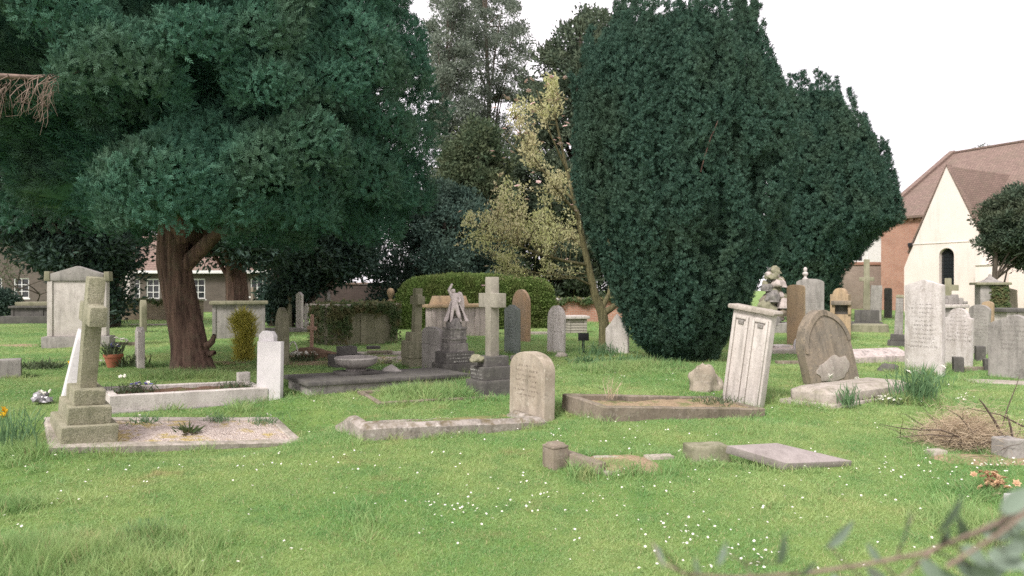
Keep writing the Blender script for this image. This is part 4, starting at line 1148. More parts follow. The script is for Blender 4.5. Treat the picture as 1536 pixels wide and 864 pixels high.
plant('primrose_clump', 'pale primroses in the grass between the two daffodil clumps', 'primroses', 1326, 604, (70, .13, .04, .1, .03, 11, 1.), ((26, .26, .08, 'petal_white', .02, 12),), mat='bush')
plant('yellow_flowers', 'cluster of bright yellow flowers behind the leaning white edge-on headstone', 'flowers', 106, 556, (40, .06, .05, .12, .012, 13, .5), ((9, .09, .14, 'petal_yellow', .045, 14),))
plant('grey_bush', 'low grey-green bush on the lawn at the left', 'bush', 60, 553, (420, .16, .06, .2, .02, 15, 1.1), (), mat='bush')
plant('pansy_clump', 'white and blue pansies at the left end of the white planted kerb', 'flowers', 0, 0, (60, .08, .06, .14, .02, 17, .7), ((5, .14, .15, 'petal_white', .035, 18), (8, .12, .12, 'petal_blue', .035, 19)), loc=WG[0]+WG[1]@np.array([.42, .45, .2]), mat='bush')
plant('white_flower', 'single white flower on a stalk at the left corner of the white planted kerb', 'flowers', 0, 0, (40, .07, .08, .16, .014, 20, .4), ((2, .05, .24, 'petal_white', .035, 21),), loc=WG[0]+WG[1]@np.array([.2, .35, .2]), mat='bush')
plant('leafy_tuft', 'green leafy tuft before the white stepped-top headstone', 'plant', 0, 0, (110, .12, .06, .14, .014, 22, .7), (), loc=WG[0]+WG[1]@np.array([1.62, .4, .2]), mat='bush')
plant('white_flowers', 'low white flowers in the grass left of the flower pot', 'flowers', 157, 549, (60, .12, .05, .1, .014, 23, .8), ((10, .2, .1, 'petal_white', .035, 24),), mat='bush')
plant('leafy_tuft', 'dark leafy tuft right of the terracotta flower pot', 'plant', 193, 550, (110, .14, .1, .25, .02, 25, .5), (), mat='bush')
plant('weed_clump', 'leafy weeds at the foot of the big yew, right of the magnolia', 'weeds', 945, 545, (200, .4, .08, .22, .025, 26, .8), (), mat='blade')
plant('weed_clump', 'leafy bluebell clump right under the magnolia trunk', 'weeds', 905, 533, (160, .22, .1, .3, .02, 27, .5), (), mat='blade')
plant('weed_clump', 'leafy clump in the grass below the black sign', 'weeds', 875, 545, (90, .14, .08, .2, .025, 28, .8), (), mat='blade')
plant('weed_stalks', 'thin reddish weed stalks in the dry earth kerb', 'weeds', 0, 0, (24, .03, .12, .3, .008, 29, .3), (), loc=FR['soil'][0]+FR['soil'][1]@np.array([.55, .75, .15]), mat='dry')
plant('weed_clump', 'green weeds at the foot of the leaning two-panel headstone', 'weeds', 0, 0, (110, .14, .05, .13, .015, 30, .7), (), loc=FR['soil'][0]+FR['soil'][1]@np.array([2.0, .45, .14]), mat='bush')
for x_, y_, sd_, w_ in ((.95, .86, 61, 'left'), (1.75, .9, 62, 'middle'), (2.28, .82, 63, 'right')):
    plant('weed_tuft', {'left': 'small grassy tuft beside the steps at the back of the stone chippings', 'middle': 'small grassy tuft halfway along the back kerb of the stone chippings', 'right': 'small grassy tuft in the far right corner of the stone chippings'}[w_], 'weeds', 0, 0, (90, .09, .05, .12, .01, sd_, .7), ((2, .1, .1, 'petal_white', .02, sd_),), loc=FR['cross'][0]+FR['cross'][1]@np.array([x_, y_, .125]), mat='blade')
plant('dandelion_tuft', 'rough tuft of broad weeds in the left front lawn', 'weeds', 215, 808, (70, .07, .06, .13, .016, 34, .6), (), mat='blade')
plant('flower_bunch', 'bunch of faded orange flowers laid in the lawn at the right', 'flowers', 1490, 741, (16, .04, .05, .1, .02, 35, .8), ((44, .1, .17, 'petal_orange', .035, 36),), mat='dry')
def pot():
    x, y, z = at(170, 551)
    t = thing('flower_pot', 'terracotta flower pot planted with white and blue flowers', 'flower pot', (x, y, z))
    link('pot', lathe_mesh('pot', [(.001, 0), (.1, 0), (.155, .2), (.17, .2), (.175, .25), (.16, .255), (.15, .22), (.001, .22)], M['terracotta'], 22), t)
    V, f = leaves_tuft(120, .07, .1, .28, .03, 40, .5, .22); link('leaves', np_mesh('leaves', V, f, None, L['bush']), t)
    blooms(t, 7, .2, .5, 'petal_white', .06, 41); blooms(t, 6, .2, .42, 'petal_blue', .045, 42)
pot()
def wrapped():
    x, y, z = at(62, 606)
    t = thing('bouquet', 'crumpled silver-wrapped bouquet lying by the leaning white edge-on headstone', 'bouquet', (x, y, z))
    link('wrapping', finish(rock_bm(.12, .09, .09, .9, 3, 77), 'wrapping', M['wrap'], 0, angle=15), t, (0, 0, .06))
    blooms(t, 8, .1, .15, 'petal_white', .035, 78)
wrapped()
def mound():
    x, y, z = at(466, 541)
    o = link('earth_mound', finish(rock_bm(.62, .4, .22, .25, 4, 55), 'earth_mound', M['soilmound'], 0), None, (x, y+.35, z)); tag(o, 'heaped brown earth mound behind the small wooden grave cross', 'earth mound')
    x, y, z = at(452, 542)
    t = thing('flower_wreath', 'pile of white and green funeral flowers with a pale hooped handle', 'flowers', (x, y, z))
    V, f = leaves_tuft(150, .2, .06, .2, .035, 56, 1.); link('leaves', np_mesh('leaves', V, f, None, L['bush']), t)
    blooms(t, 26, .4, .16, 'petal_white', .05, 57)
    link('hoop', tube_mesh('hoop', [[(-.12+.1*math.cos(a)-.05, 0, .1+.3*math.sin(a), .014) for a in np.linspace(0, PI, 14)]], M['petal_white']), t)
mound()

# ================================================================== BUILDINGS AND WALLS
def window(parent, x0, x1, z0, z1, cols=2, rows=3, y=-.02, fm='whitepaint'):
    bm = bmesh.new(); b = .07
    bbox(bm, x0, x1, y-.03, y+.03, z0, z0+b); bbox(bm, x0, x1, y-.03, y+.03, z1-b, z1)
    bbox(bm, x0, x0+b, y-.028, y+.028, z0+b+.001, z1-b-.001); bbox(bm, x1-b, x1, y-.028, y+.028, z0+b+.001, z1-b-.001)
    for i in range(1, cols): xx = x0+(x1-x0)*i/cols; bbox(bm, xx-.02, xx+.02, y-.02, y+.02, z0+b+.001, z1-b-.001)
    for i in range(1, rows): zz = z0+(z1-z0)*i/rows; bbox(bm, x0+b+.001, x1-b-.001, y-.016, y+.016, zz-.02, zz+.02)
    w = link('window', finish(bm, 'window', M[fm], 0), parent)
    bm = bmesh.new(); bbox(bm, x0+.02, x1-.02, y+.034, y+.045, z0+.02, z1-.02)
    link('pane', finish(bm, 'pane', M['glass'], 0), w)
    bm = bmesh.new(); bbox(bm, x0-.08, x1+.08, y-.09, y+.03, z0-.09, z0-.002)
    link('sill', finish(bm, 'sill', M[fm], .01), w)

def house(name, label, px, Y, w, depth, eave, ridge, wallm, wins, rz=0, cat='house', gutter=True):
    x, y, z = atY(px, Y)
    t = thing(name, label, cat, (x, y, z), (0, 0, R(rz)))
    # front wall with window openings cut out of it
    xs = sorted({0., w}|{a for q in wins for a in q[:2]}); zs = sorted({-.2, eave}|{a for q in wins for a in q[2:4]})
    bm = bmesh.new()
    for i in range(len(xs)-1):
        for j in range(len(zs)-1):
            xm, zm = (xs[i]+xs[i+1])/2, (zs[j]+zs[j+1])/2
            if any(q[0] < xm < q[1] and q[2] < zm < q[3] for q in wins): continue
            v = [bm.verts.new(p) for p in ((xs[i], 0, zs[j]), (xs[i+1], 0, zs[j]), (xs[i+1], 0, zs[j+1]), (xs[i], 0, zs[j+1]))]
            bm.faces.new(v)
    bmesh.ops.remove_doubles(bm, verts=bm.verts, dist=.001)
    for q in wins:   # reveals
        for a, b in (((q[0], q[2]), (q[1], q[2])), ((q[1], q[2]), (q[1], q[3])), ((q[1], q[3]), (q[0], q[3])), ((q[0], q[3]), (q[0], q[2]))):
            bm.faces.new([bm.verts.new(p) for p in ((a[0], 0, a[1]), (b[0], 0, b[1]), (b[0], .15, b[1]), (a[0], .15, a[1]))])
    for pts in (((0, 0), (0, depth)), ((w, 0), (w, depth)), ((0, depth), (w, depth))):
        (xa, ya), (xb, yb) = pts
        bm.faces.new([bm.verts.new(p) for p in ((xa, ya, -.2), (xb, yb, -.2), (xb, yb, eave), (xa, ya, eave))])
    for xx in (0, w):
        bm.faces.new([bm.verts.new(p) for p in ((xx, 0, eave), (xx, depth, eave), (xx, depth/2, ridge))])
    link('wall', finish(bm, 'wall', M[wallm], 0), t)
    o_ = .35; k = (ridge-eave)/(depth/2)
    bm = prism_bm([(-o_, eave-o_*k), (depth/2, ridge), (depth+o_, eave-o_*k), (depth+o_, eave-o_*k+.14), (depth/2, ridge+.14), (-o_, eave-o_*k+.14)], -.3, w+.3)
    for v in bm.verts: v.co = Vector((v.co.y, v.co.x, v.co.z))
    link('roof', finish(bm, 'roof', M['tiles'], 0), t)
    if gutter:
        bm = bmesh.new(); bbox(bm, -.3, w+.3, -o_-.1, -o_-.01, eave-o_*k-.08, eave-o_*k+.1); link('gutter', finish(bm, 'gutter', M['whitepaint'], .01), t)
    for q in wins: window(t, q[0], q[1], q[2], q[3], q[4], q[5], .08)
    return t
k = Sz(46)
house('house', 'brown brick house with white-framed windows behind the dark stepped box tomb', -90, 46, 9.6, 7, 5.2, 8, 'housebrick',
      [(3.0, 4.0, .85, 2.15, 2, 3), (4.75, 5.75, .85, 2.15, 2, 3), (2.2, 3.2, 3.3, 4.6, 2, 3), (5.2, 6.2, 3.3, 4.6, 2, 3)])
house('cottage', 'low cottage with white sash windows, half hidden by the big cypress trunk', 179, 44, 9.4, 6, 2.75, 4.9, 'housebrick',
      [(.85, 1.27, .85, 2.1, 1, 4), (1.66, 2.48, .85, 2.1, 2, 3), (4.4, 5.3, .85, 2.1, 2, 3), (8.1, 8.9, 1.0, 2.1, 2, 2)])
def low_wall(name, label, px0, px1, Y, top, th, mat, cope=None, z1=None, cat='wall', Y1=None, ivy=0, rz=None, copeh=.1):
    x0, y0, z0 = atY(px0, Y); x1, y1, _ = atY(px1, Y1 or Y)
    ln = math.hypot(x1-x0, y1-y0); h = (432-top)*Sz(Y)+H-z0
    t = thing(name, label, cat, (x0, y0, z0), (0, 0, math.atan2(y1-y0, x1-x0)))
    bm = bmesh.new(); bbox(bm, 0, ln, 0, th, -.2, h-(copeh if cope else 0)); link('wall_face', finish(bm, 'wall_face', M[mat], .01), t)
    if cope:
        bm = bmesh.new(); bbox(bm, -.05, ln+.05, -.07, th+.07, h-copeh+.002, h); bmesh.ops.subdivide_edges(bm, edges=[e for e in bm.edges if e.calc_length() > 1], cuts=20, use_grid_fill=True); jitter(bm, .012)
        link('coping', finish(bm, 'coping', M[cope], .015), t)
    if ivy:
        sd = random.random()*30
        def fn():
            x = random.uniform(0, ln); d = max(.05, .25+.9*mnoise.noise(Vector((x*.9+sd, 2, 0))))
            z = h+.05-random.random()*d*h
            return (x, -.08-random.random()*.1, z), (0, -1, .2)
        V, f = ivy_leaves(ivy, fn, .13); link('ivy', np_mesh('ivy', V, f, None, L['ivy']), t)
    return t
low_wall('stone_wall', 'low brown stone wall with pale coping, left of the big cypress trunk', 182, 300, 33, 448, .4, 'rubble', 'pale', ivy=260)
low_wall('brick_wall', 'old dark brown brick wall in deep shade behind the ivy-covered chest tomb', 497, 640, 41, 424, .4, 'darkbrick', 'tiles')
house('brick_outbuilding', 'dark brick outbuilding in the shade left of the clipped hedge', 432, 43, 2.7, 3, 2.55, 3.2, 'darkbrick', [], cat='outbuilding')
low_wall('brick_wall', 'low brick wall with a pale coping and hanging ivy, behind the magnolia trunk', 826, 1010, 31, 447, .35, 'brick', 'pale', ivy=900, copeh=.12)
low_wall('brick_wall', 'long weathered buff brick boundary wall between the far yew and the church', 1225, 1338, 51, 393, .4, 'tanbrick', 'brick', copeh=.22)
def white_house():
    x, y, z = atY(1240, 62)
    t = house('white_house', 'white-walled house glimpsed between the far yew and the red brick church wall', 1235, 62, 6.5, 7, 6.6, 9, 'whitepaint', [(2.6, 3.5, 3.8, 5.6, 2, 2)])
white_house()
x, y, z = atY(1301, 47)
tag(link('white_pole', tube_mesh('white_pole', [[(0, 0, -.1, .05), (0, 0, 2, .05), (0, 0, 4.1, .045)]], M['whitepaint'], 8), None, (x, y, z)), 'thin white pole rising behind the slender pale stone cross', 'pole')

def church():
    t = thing('church', 'church with a brown tiled roof and a cream gabled wing with an arched window', 'church', (28.3, 43.4, 0), (0, 0, math.atan2(-.88, .47)))
    e, rd, hw = 6.27, 11.36, 8.45; x0, x1 = -6.23, 26.
    bm = bmesh.new()
    bbox(bm, x0, x1, 0, 2*hw, -.3, e)
    for xx in (x0+.001, x1-.001): bm.faces.new([bm.verts.new(p) for p in ((xx, 0.0, e), (xx, 2*hw, e), (xx, hw, rd-.05))])
    link('nave_wall', finish(bm, 'nave_wall', M['brick'], 0), t)
    k = (rd-e)/hw; o_ = .3
    bm = prism_bm([(-o_, e-o_*k), (hw, rd), (2*hw+o_, e-o_*k), (2*hw+o_, e-o_*k+.16), (hw, rd+.16), (-o_, e-o_*k+.16)], x0-.15, x1)
    for v in bm.verts: v.co = Vector((v.co.y, v.co.x, v.co.z))
    rf = link('nave_roof', finish(bm, 'nave_roof', M['tiles'], 0), t)
    bm = bmesh.new()
    for i in range(60):
        xx = x0+(x1-x0)*i/60; bbox(bm, xx, xx+.22, -.16, -.002, e-.34, e-.16)
    bbox(bm, x0, x1, -.2, -.002, e-.155, e-.04)
    link('dentil_cornice', finish(bm, 'dentil_cornice', M['brick'], 0), t)
    bm = prism_bm([(-o_, e-o_*k+.17), (hw, rd+.17), (hw, rd+.36), (-o_-.1, e-o_*k+.3)], x0-.3, x0+.1)
    for v in bm.verts: v.co = Vector((v.co.y, v.co.x, v.co.z))
    link('verge', finish(bm, 'verge', M['tiles'], 0), rf)
    bm = bmesh.new()
    for i in range(64):
        xx = x0+i*.5; bbox(bm, xx, xx+.47, hw-.14, hw+.14, rd+.13, rd+.27)
    link('ridge_tiles', finish(bm, 'ridge_tiles', M['tiles'], .02), rf)
    bm = bmesh.new(); bbox(bm, x0+8, x1, hw*.6-.1, hw*.6+.1, 0, .06)
    for v in bm.verts: v.co.z += e+k*v.co.y+.14
    link('brick_band', finish(bm, 'brick_band', M['brick'], 0), rf)
    # gabled wing, with its arched window cut through
    ax = 8.7
    out = [(-2.62, -.3), (2.62, -.3), (2.62, 2.76), (2.27, 3.63), (0, ax), (-2.27, 3.63), (-2.62, 2.76)]
    wc, ww, wb, ws = .0, .44, 1.55, 3.42
    arch = [(wc-ww, wb), (wc-ww, ws)]+[(wc-ww*math.cos(a), ws+ww*1.0*math.sin(a)) for a in np.linspace(0, PI, 15)[1:-1]]+[(wc+ww, ws), (wc+ww, wb)]
    bm = bmesh.new()
    def face(pts, y): return bm.faces.new([bm.verts.new((x, y, z)) for x, z in pts])
    left = [(-2.62, -.3), (0, -.3), (0, wb)]+arch[:len(arch)//2+1]+[(0, ax), (-2.27, 3.63), (-2.62, 2.76)]
    mid = len(arch)//2
    left = [(-2.62, -.3), (0, -.3), (0, wb)]+arch[0:mid]+[(0, ws+ww), (0, ax), (-2.27, 3.63), (-2.62, 2.76)]
    right = [(0, -.3), (2.62, -.3), (2.62, 2.76), (2.27, 3.63), (0, ax), (0, ws+ww)]+arch[mid+1:]+[(0, wb)]
    face(left, -3.0); face(right, -3.0)
    ac = arch+[(wc+ww, wb)]
    for i in range(len(arch)):
        p, q = arch[i], arch[(i+1) % len(arch)]
        bm.faces.new([bm.verts.new(v) for v in ((p[0], -3., p[1]), (q[0], -3., q[1]), (q[0], -2.72, q[1]), (p[0], -2.72, p[1]))])
    for i in range(len(out)):
        p, q = out[i], out[(i+1) % len(out)]
        bm.faces.new([bm.verts.new(v) for v in ((p[0], -3., p[1]), (q[0], -3., q[1]), (q[0], -2.55, q[1]), (p[0], -2.55, p[1]))])
    for s in (-1, 1): bm.faces.new([bm.verts.new(v) for v in ((s*2.25, -2.56, -.3), (s*2.25, 0.1, -.3), (s*2.25, 0.1, 3.7), (s*2.25, -2.56, 3.7))])
    bmesh.ops.remove_doubles(bm, verts=bm.verts, dist=.0008)
    link('gable_wall', finish(bm, 'gable_wall', M['render'], 0), t)
    w = link('window', finish(prism_bm([(x*.995, wb+.02+(z-wb)*.993) for x, z in arch[::-1]], -2.74, -2.72), 'window', M['glass'], 0), t)
    bm = bmesh.new()
    for xx in (-.3, -.15, 0, .15, .3): bbox(bm, xx-.008, xx+.008, -2.765, -2.745, wb, 3.7-abs(xx)*.6)
    for zz in np.arange(1.8, 3.6, .22): bbox(bm, -.43, .43, -2.76, -2.75, zz-.008, zz+.008)
    link('lead_lattice', finish(bm, 'lead_lattice', M['iron'], 0), w)
    bm = bmesh.new(); rim = [(x*1.2, z+(.09 if z > ws else 0)) for x, z in arch]
    for i in range(len(arch)-1):
        a, b, c, d = arch[i], arch[i+1], rim[i+1], rim[i]
        bm.faces.new([bm.verts.new((p[0], -3.02, p[1])) for p in (a, b, c, d)]); bm.faces.new([bm.verts.new(v) for v in ((c[0], -3.02, c[1]), (d[0], -3.02, d[1]), (d[0], -2.99, d[1]), (c[0], -2.99, c[1]))])
    bmesh.ops.remove_doubles(bm, verts=bm.verts, dist=.0008)
    link('frame', finish(bm, 'frame', M['render'], 0), w)
    bm = bmesh.new(); bbox(bm, -2.1, 2.1, -3.035, -2.998, 4.16, 4.22); link('string_course', finish(bm, 'string_course', M['render'], .008), t)
    kk = (ax-3.63)/2.27
    bm = prism_bm([(-2.3, 3.63-.12), (0, ax-.12), (2.3, 3.63-.12), (2.3, 3.63-.02), (0, ax-.0), (-2.3, 3.63-.02)], -2.56, 5.2)
    link('wing_roof', finish(bm, 'wing_roof', M['tiles'], 0), t)
    for s in (-1, 1):
        bm = prism_bm([(s*2.34, 3.62), (0, ax+.012), (0, ax+.12), (s*2.40, 3.72)], -3.05, -2.5); link('coping', finish(bm, 'coping', M['tiles'], .01), t)
    # side aisle to the right and small projecting block
    bm = bmesh.new(); bbox(bm, 2.63, 16, -2.2, .1, -.3, 3.7); link('aisle_wall', finish(bm, 'aisle_wall', M['render'], .01), t)
    bm = prism_bm([(-2.5, 3.70), (.15, 5.0), (.15, 5.12), (-2.5, 3.82)], 2.5, 16.2)
    for v in bm.verts: v.co = Vector((v.co.y, v.co.x, v.co.z))
    link('aisle_roof', finish(bm, 'aisle_roof', M['tiles'], 0), t)
    bm = bmesh.new(); bbox(bm, 2.0, 2.95, -3.7, -2.21, -.3, 2.75); link('projecting_block', finish(bm, 'projecting_block', M['render'], .01), t)
    bm = bmesh.new(); bbox(bm, 1.95, 3.0, -3.76, -2.2, 2.752, 2.82); link('block_coping', finish(bm, 'block_coping', M['render'], .01), t)
    bm = bmesh.new(); bbox(bm, -2.27, -2.05, -3.2, -3.0, 4.05, 4.28); bbox(bm, -2.2, -2.12, -3.24, -3.201, 3.95, 4.15); link('floodlight', finish(bm, 'floodlight', M['iron'], .02), t)
    link('drainpipe', tube_mesh('drainpipe', [[(2.72, -2.28, 0, .05), (2.72, -2.28, 2, .05), (2.72, -2.28, 3.7, .05)]], M['iron'], 8), t)
church()

# ================================================================== TREES
def trunk_paths(x, y, pts): return [(px-x, py-y, pz, r) for px, py, pz, r in pts]

def big_cypress():
    bx, by, bz = at(292, 559)
    t = thing('cypress_tree', 'huge dark green cypress with a thick reddish fibrous leaning trunk, filling the upper left', 'tree', (bx, by, bz))
    D = by
    # trunk as a ribbed, flaring tube
    V = []; Fq = []; ns, nz = 72, 46
    for j in range(nz+1):
        q = j/nz; z = -.15+q*4.6
        cx = .03-.40*min(q*2.2, 1)-.0*q+.25*max(0, q-.5); r = .30+.085*math.exp(-z/.25)-.045*q
        for i in range(ns):
            a = 2*PI*i/ns
            rib = .03*mnoise.noise(Vector((math.cos(a)*3.2, math.sin(a)*3.2, z*.35)))+.026*mnoise.noise(Vector((math.cos(a)*9, math.sin(a)*9, z*.5+9)))+.014*mnoise.noise(Vector((math.cos(a)*20, math.sin(a)*20, z*.9)))
            rr = r*(1+rib*2.2)+.1*max(0, math.cos(a*3+1))*math.exp(-z/.22)
            V.append((cx+rr*math.cos(a), rr*math.sin(a), z))
    for j in range(nz):
        for i in range(ns): Fq.append((j*ns+i, j*ns+(i+1) % ns, (j+1)*ns+(i+1) % ns, (j+1)*ns+i))
    link('trunk', np_mesh('trunk', V, Fq, None, M['redbark'], True), t)
    limbs = [[(-.3, 0, 1.8, .15), (.5, -.2, 2.5, .12), (1.4, -.5, 2.75, .15), (2.6, -.8, 3.4, .09)],
             [(-.2, 0, 2.3, .22), (.3, .9, 3.2, .14), (.9, 2., 4.1, .08)],
             [(-.2, 0, 2.4, .25), (-.2, -.6, 3.8, .2), (0, -.3, 6, .14), (0, 0, 9, .08)], [(-.3, 0, 2.1, .2), (-1., .8, 3., .12), (-2.2, 1.6, 3.8, .08)]]
    link('limbs', tube_mesh('limbs', limbs, M['redbark'], 10), t)
    link('branch_stub', tube_mesh('branch_stub', [[(.3, -.18, .5, .07), (.42, -.25, .58, .055), (.47, -.28, .7, .03)], [(.32, -.15, .35, .06), (.45, -.22, .38, .04)]], M['redbark'], 8), t)
    # crown: billowing rounded boughs, each thick with short upturned sprays
    zz = np.array([1.75, 2.1, 2.5, 3.0, 4.0, 5.0, 6.0, 7.0, 8.5, 10.5, 12.6]); rr = np.array([1.5, 2.7, 3.6, 4.05, 4.4, 4.35, 4.1, 3.7, 3.0, 1.9, .15])
    rad = lambda z: np.interp(z, zz, rr)
    g = np.random.default_rng(3); lobes = []
    for dx, dy, dz, r in ((0, .45, .05, .78), (.5, .6, .05, .6), (-.35, .7, .2, .55), (1.05, .8, .5, .55), (1.65, .95, .8, .5), (.2, .9, .62, .6)):
        lobes.append(((232-768)/F*9.0-bx+dx, 9.0-by+dy, H+(432-300)/F*9.0-bz+dz, r))
    tries = 0
    while tries < 9000:
        tries += 1
        z = g.uniform(2.35, 12.); r0 = rad(z)
        if g.random() > r0/4.4: continue
        a = g.uniform(0, 2*PI); sh = g.choice([1.0, .62], p=[.72, .28]); rl = g.uniform(.42, .85)*(1 if z < 8 else 1.15)
        q = (r0*sh-rl*.8)
        if q < 0: continue
        p = np.array([math.cos(a)*q-.15, math.sin(a)*q, z])
        if p[1] < .6 and p[0] < .15-.37*(p[1]+4) and p[2] < 3.75+.2*(p[1]+4): continue     # deep hollow, low on the left
        if p[1] < -2.2 and -1.7 < p[0] < .7 and 2.7 < p[2] < 4.6: continue                  # gap round the dead bough
        if p[0] < -1.8 and p[2]-rl < 2.3: continue
        if -1.3 < p[0] < 1.2 and p[1] < .5 and p[2]-rl < 2.08: continue
        if p[2]-rl < 1.9: continue
        if any((p[0]-l[0])**2+(p[1]-l[1])**2+(p[2]-l[2])**2 < (.76*(rl+l[3])*(1.25 if a < PI else 1))**2 for l in lobes): continue
        lobes.append((*p, rl))
    print('lobes', len(lobes))
    LB = np.array(lobes); Cs, Ns, Sp = [], [], []; core = []
    ib = bmesh.new(); bmesh.ops.create_icosphere(ib, subdivisions=3, radius=1); iv = np.array([v.co[:] for v in ib.verts]); it = np.array([[v.index for v in f.verts] for f in ib.faces]); ib.free()
    for i, (x, y, z, r) in enumerate(lobes):
        back = y > .9; n = int(4*PI*r*r*(30 if back or z > 7.5 else 92)); k = np.arange(n)+.5
        ph = np.arccos(1-2*k/n); th = PI*(1+5**.5)*k; N_ = np.stack([np.cos(th)*np.sin(ph), np.sin(th)*np.sin(ph), np.cos(ph)], 1)
        bmp = np.array([mnoise.noise(Vector(v*2.2+[x, y, z]))*.22+mnoise.noise(Vector(v*5+[x, z, y]))*.13 for v in N_])
        Cc = np.array([x, y, z])+N_*(r*np.array([1.05, 1.05, .95])*(1+bmp)[:, None])
        out = unit(np.array([x, y, 0])+1e-6)
        ok = (N_@out+.25*N_[:, 2]) > -.75
        d = np.linalg.norm(Cc[:, None, :]-LB[None, :, :3], axis=2)/LB[None, :, 3]; d[:, i] = 9
        ok &= (d.min(1) > .93)&(N_[:, 2] > -.55)
        ok &= Cc[:, 1] < 3.2
        Cs.append(Cc[ok]); Ns.append(N_[ok]); Sp.append(np.full(ok.sum(), (.16 if back or z > 7.5 else .105)))
        cv = iv*r*.56*(1+np.array([mnoise.noise(Vector(v*2.2+[x, y, z]))*.22 for v in iv]))[:, None]+np.array([x, y, z]); core.append((cv, it))
    Cs, Ns, Sp = map(np.concatenate, (Cs, Ns, Sp)); per = 9
    n = len(Cs)*per; ci = np.repeat(np.arange(len(Cs)), per)
    d = unit(Ns[ci]*.85+g.normal(0, .55, (n, 3))+np.array([0, 0, .28])); nn = unit(Ns[ci]+g.normal(0, .32, (n, 3)))
    A = g.normal(0, .6, (n, 3))+np.array([0, 0, .55])+Ns[ci]*.55; S = unit(np.cross(nn, A))
    P = Cs[ci]+d*(Sp[ci]*.9*g.random(n)**.6)[:, None]
    V, f = sprays(P, A, Sp[ci]*g.uniform(.6, 1.3, n), spray_template(3, 48, .13, .46), S=S, g=g)
    cr = link('crown', np_mesh('crown', V, f, None, L['cypress']), t)
    # a rough leafy heart closes the middle of the crown
    V = []; Fq = []; nu, nv = 40, 26
    for j in range(nv+1):
        z = 2.7+9.*j/nv
        for i in range(nu):
            a = 2*PI*i/nu; r = max(rad(z)*.66*(1+.25*mnoise.noise(Vector((math.cos(a)*2, math.sin(a)*2, z*1.3)))), .02)
            if j == 0: r *= .25
            x, y = math.cos(a)*r, math.sin(a)*r
            V.append((x-.15, y+.4, z+.25*mnoise.noise(Vector((x*1.5, y*1.5, 2)))))
    for j in range(nv):
        for i in range(nu): Fq.append((j*nu+i, j*nu+(i+1) % nu, (j+1)*nu+(i+1) % nu, (j+1)*nu+i))
    link('inner_foliage', np_mesh('inner_foliage', V, Fq, None, L['cypress'], True), cr)
    Vc = np.array(V); qa = Vc[np.array(Fq)]; n = 60000; fi = g.integers(0, len(Fq), n); w_ = g.dirichlet([1, 1, 1, 1], n)
    cp = np.einsum('nk,nkc->nc', w_, qa[fi]); no = unit(cp-np.array([-.15, .3, 0])-np.stack([0*cp[:, 0], 0*cp[:, 0], cp[:, 2]], 1))
    v2, f2 = sprays(cp+no*.02, no+g.normal(0, .6, (n, 3))+np.array([0, 0, .25]), g.uniform(.16, .32, n), spray_template(4, 50, .1, .42), g=g)
    link('inner_sprays', np_mesh('inner_sprays', v2, f2, None, L['cypress']), cr)
    # dead bare bough with hanging brown twigs at the far left
    Y = 8.3
    def w(px, py, dy=0): return np.array([(px-768)/F*(Y+dy)-bx, Y+dy-by, H+(432-py)/F*(Y+dy)-bz])
    path = [(*w(px, py, dy), r) for px, py, dy, r in ((-60, 108, -.1, .035), (0, 114, 0, .032), (50, 116, .2, .026), (95, 112, .6, .02), (160, 100, 1.6, .03))]
    tw = [path]
    for i in range(30):
        px = g.uniform(-50, 88); p = w(px, 114, g.uniform(-.1, .2)); dx, dz = g.uniform(-.32, .05), -g.uniform(.25, .62)
        q = [(*(p+np.array([dx*s+g.normal(0, .02), g.normal(0, .05), dz*s**1.3])), .007*(1-.75*s)) for s in np.linspace(0, 1, 6)]
        tw.append(q)
        for k_ in range(3):
            b = np.array(q[g.integers(1, 5)][:3]); tw.append([(*(b+np.array([g.normal(-.05, .08)*s, g.normal(0, .05)*s, -g.uniform(.05, .3)*s])), .0035*(1-.6*s)) for s in (0, .5, 1)])
    link('dead_branch', tube_mesh('dead_branch', tw, M['deadtwig'], 5), t)
big_cypress()

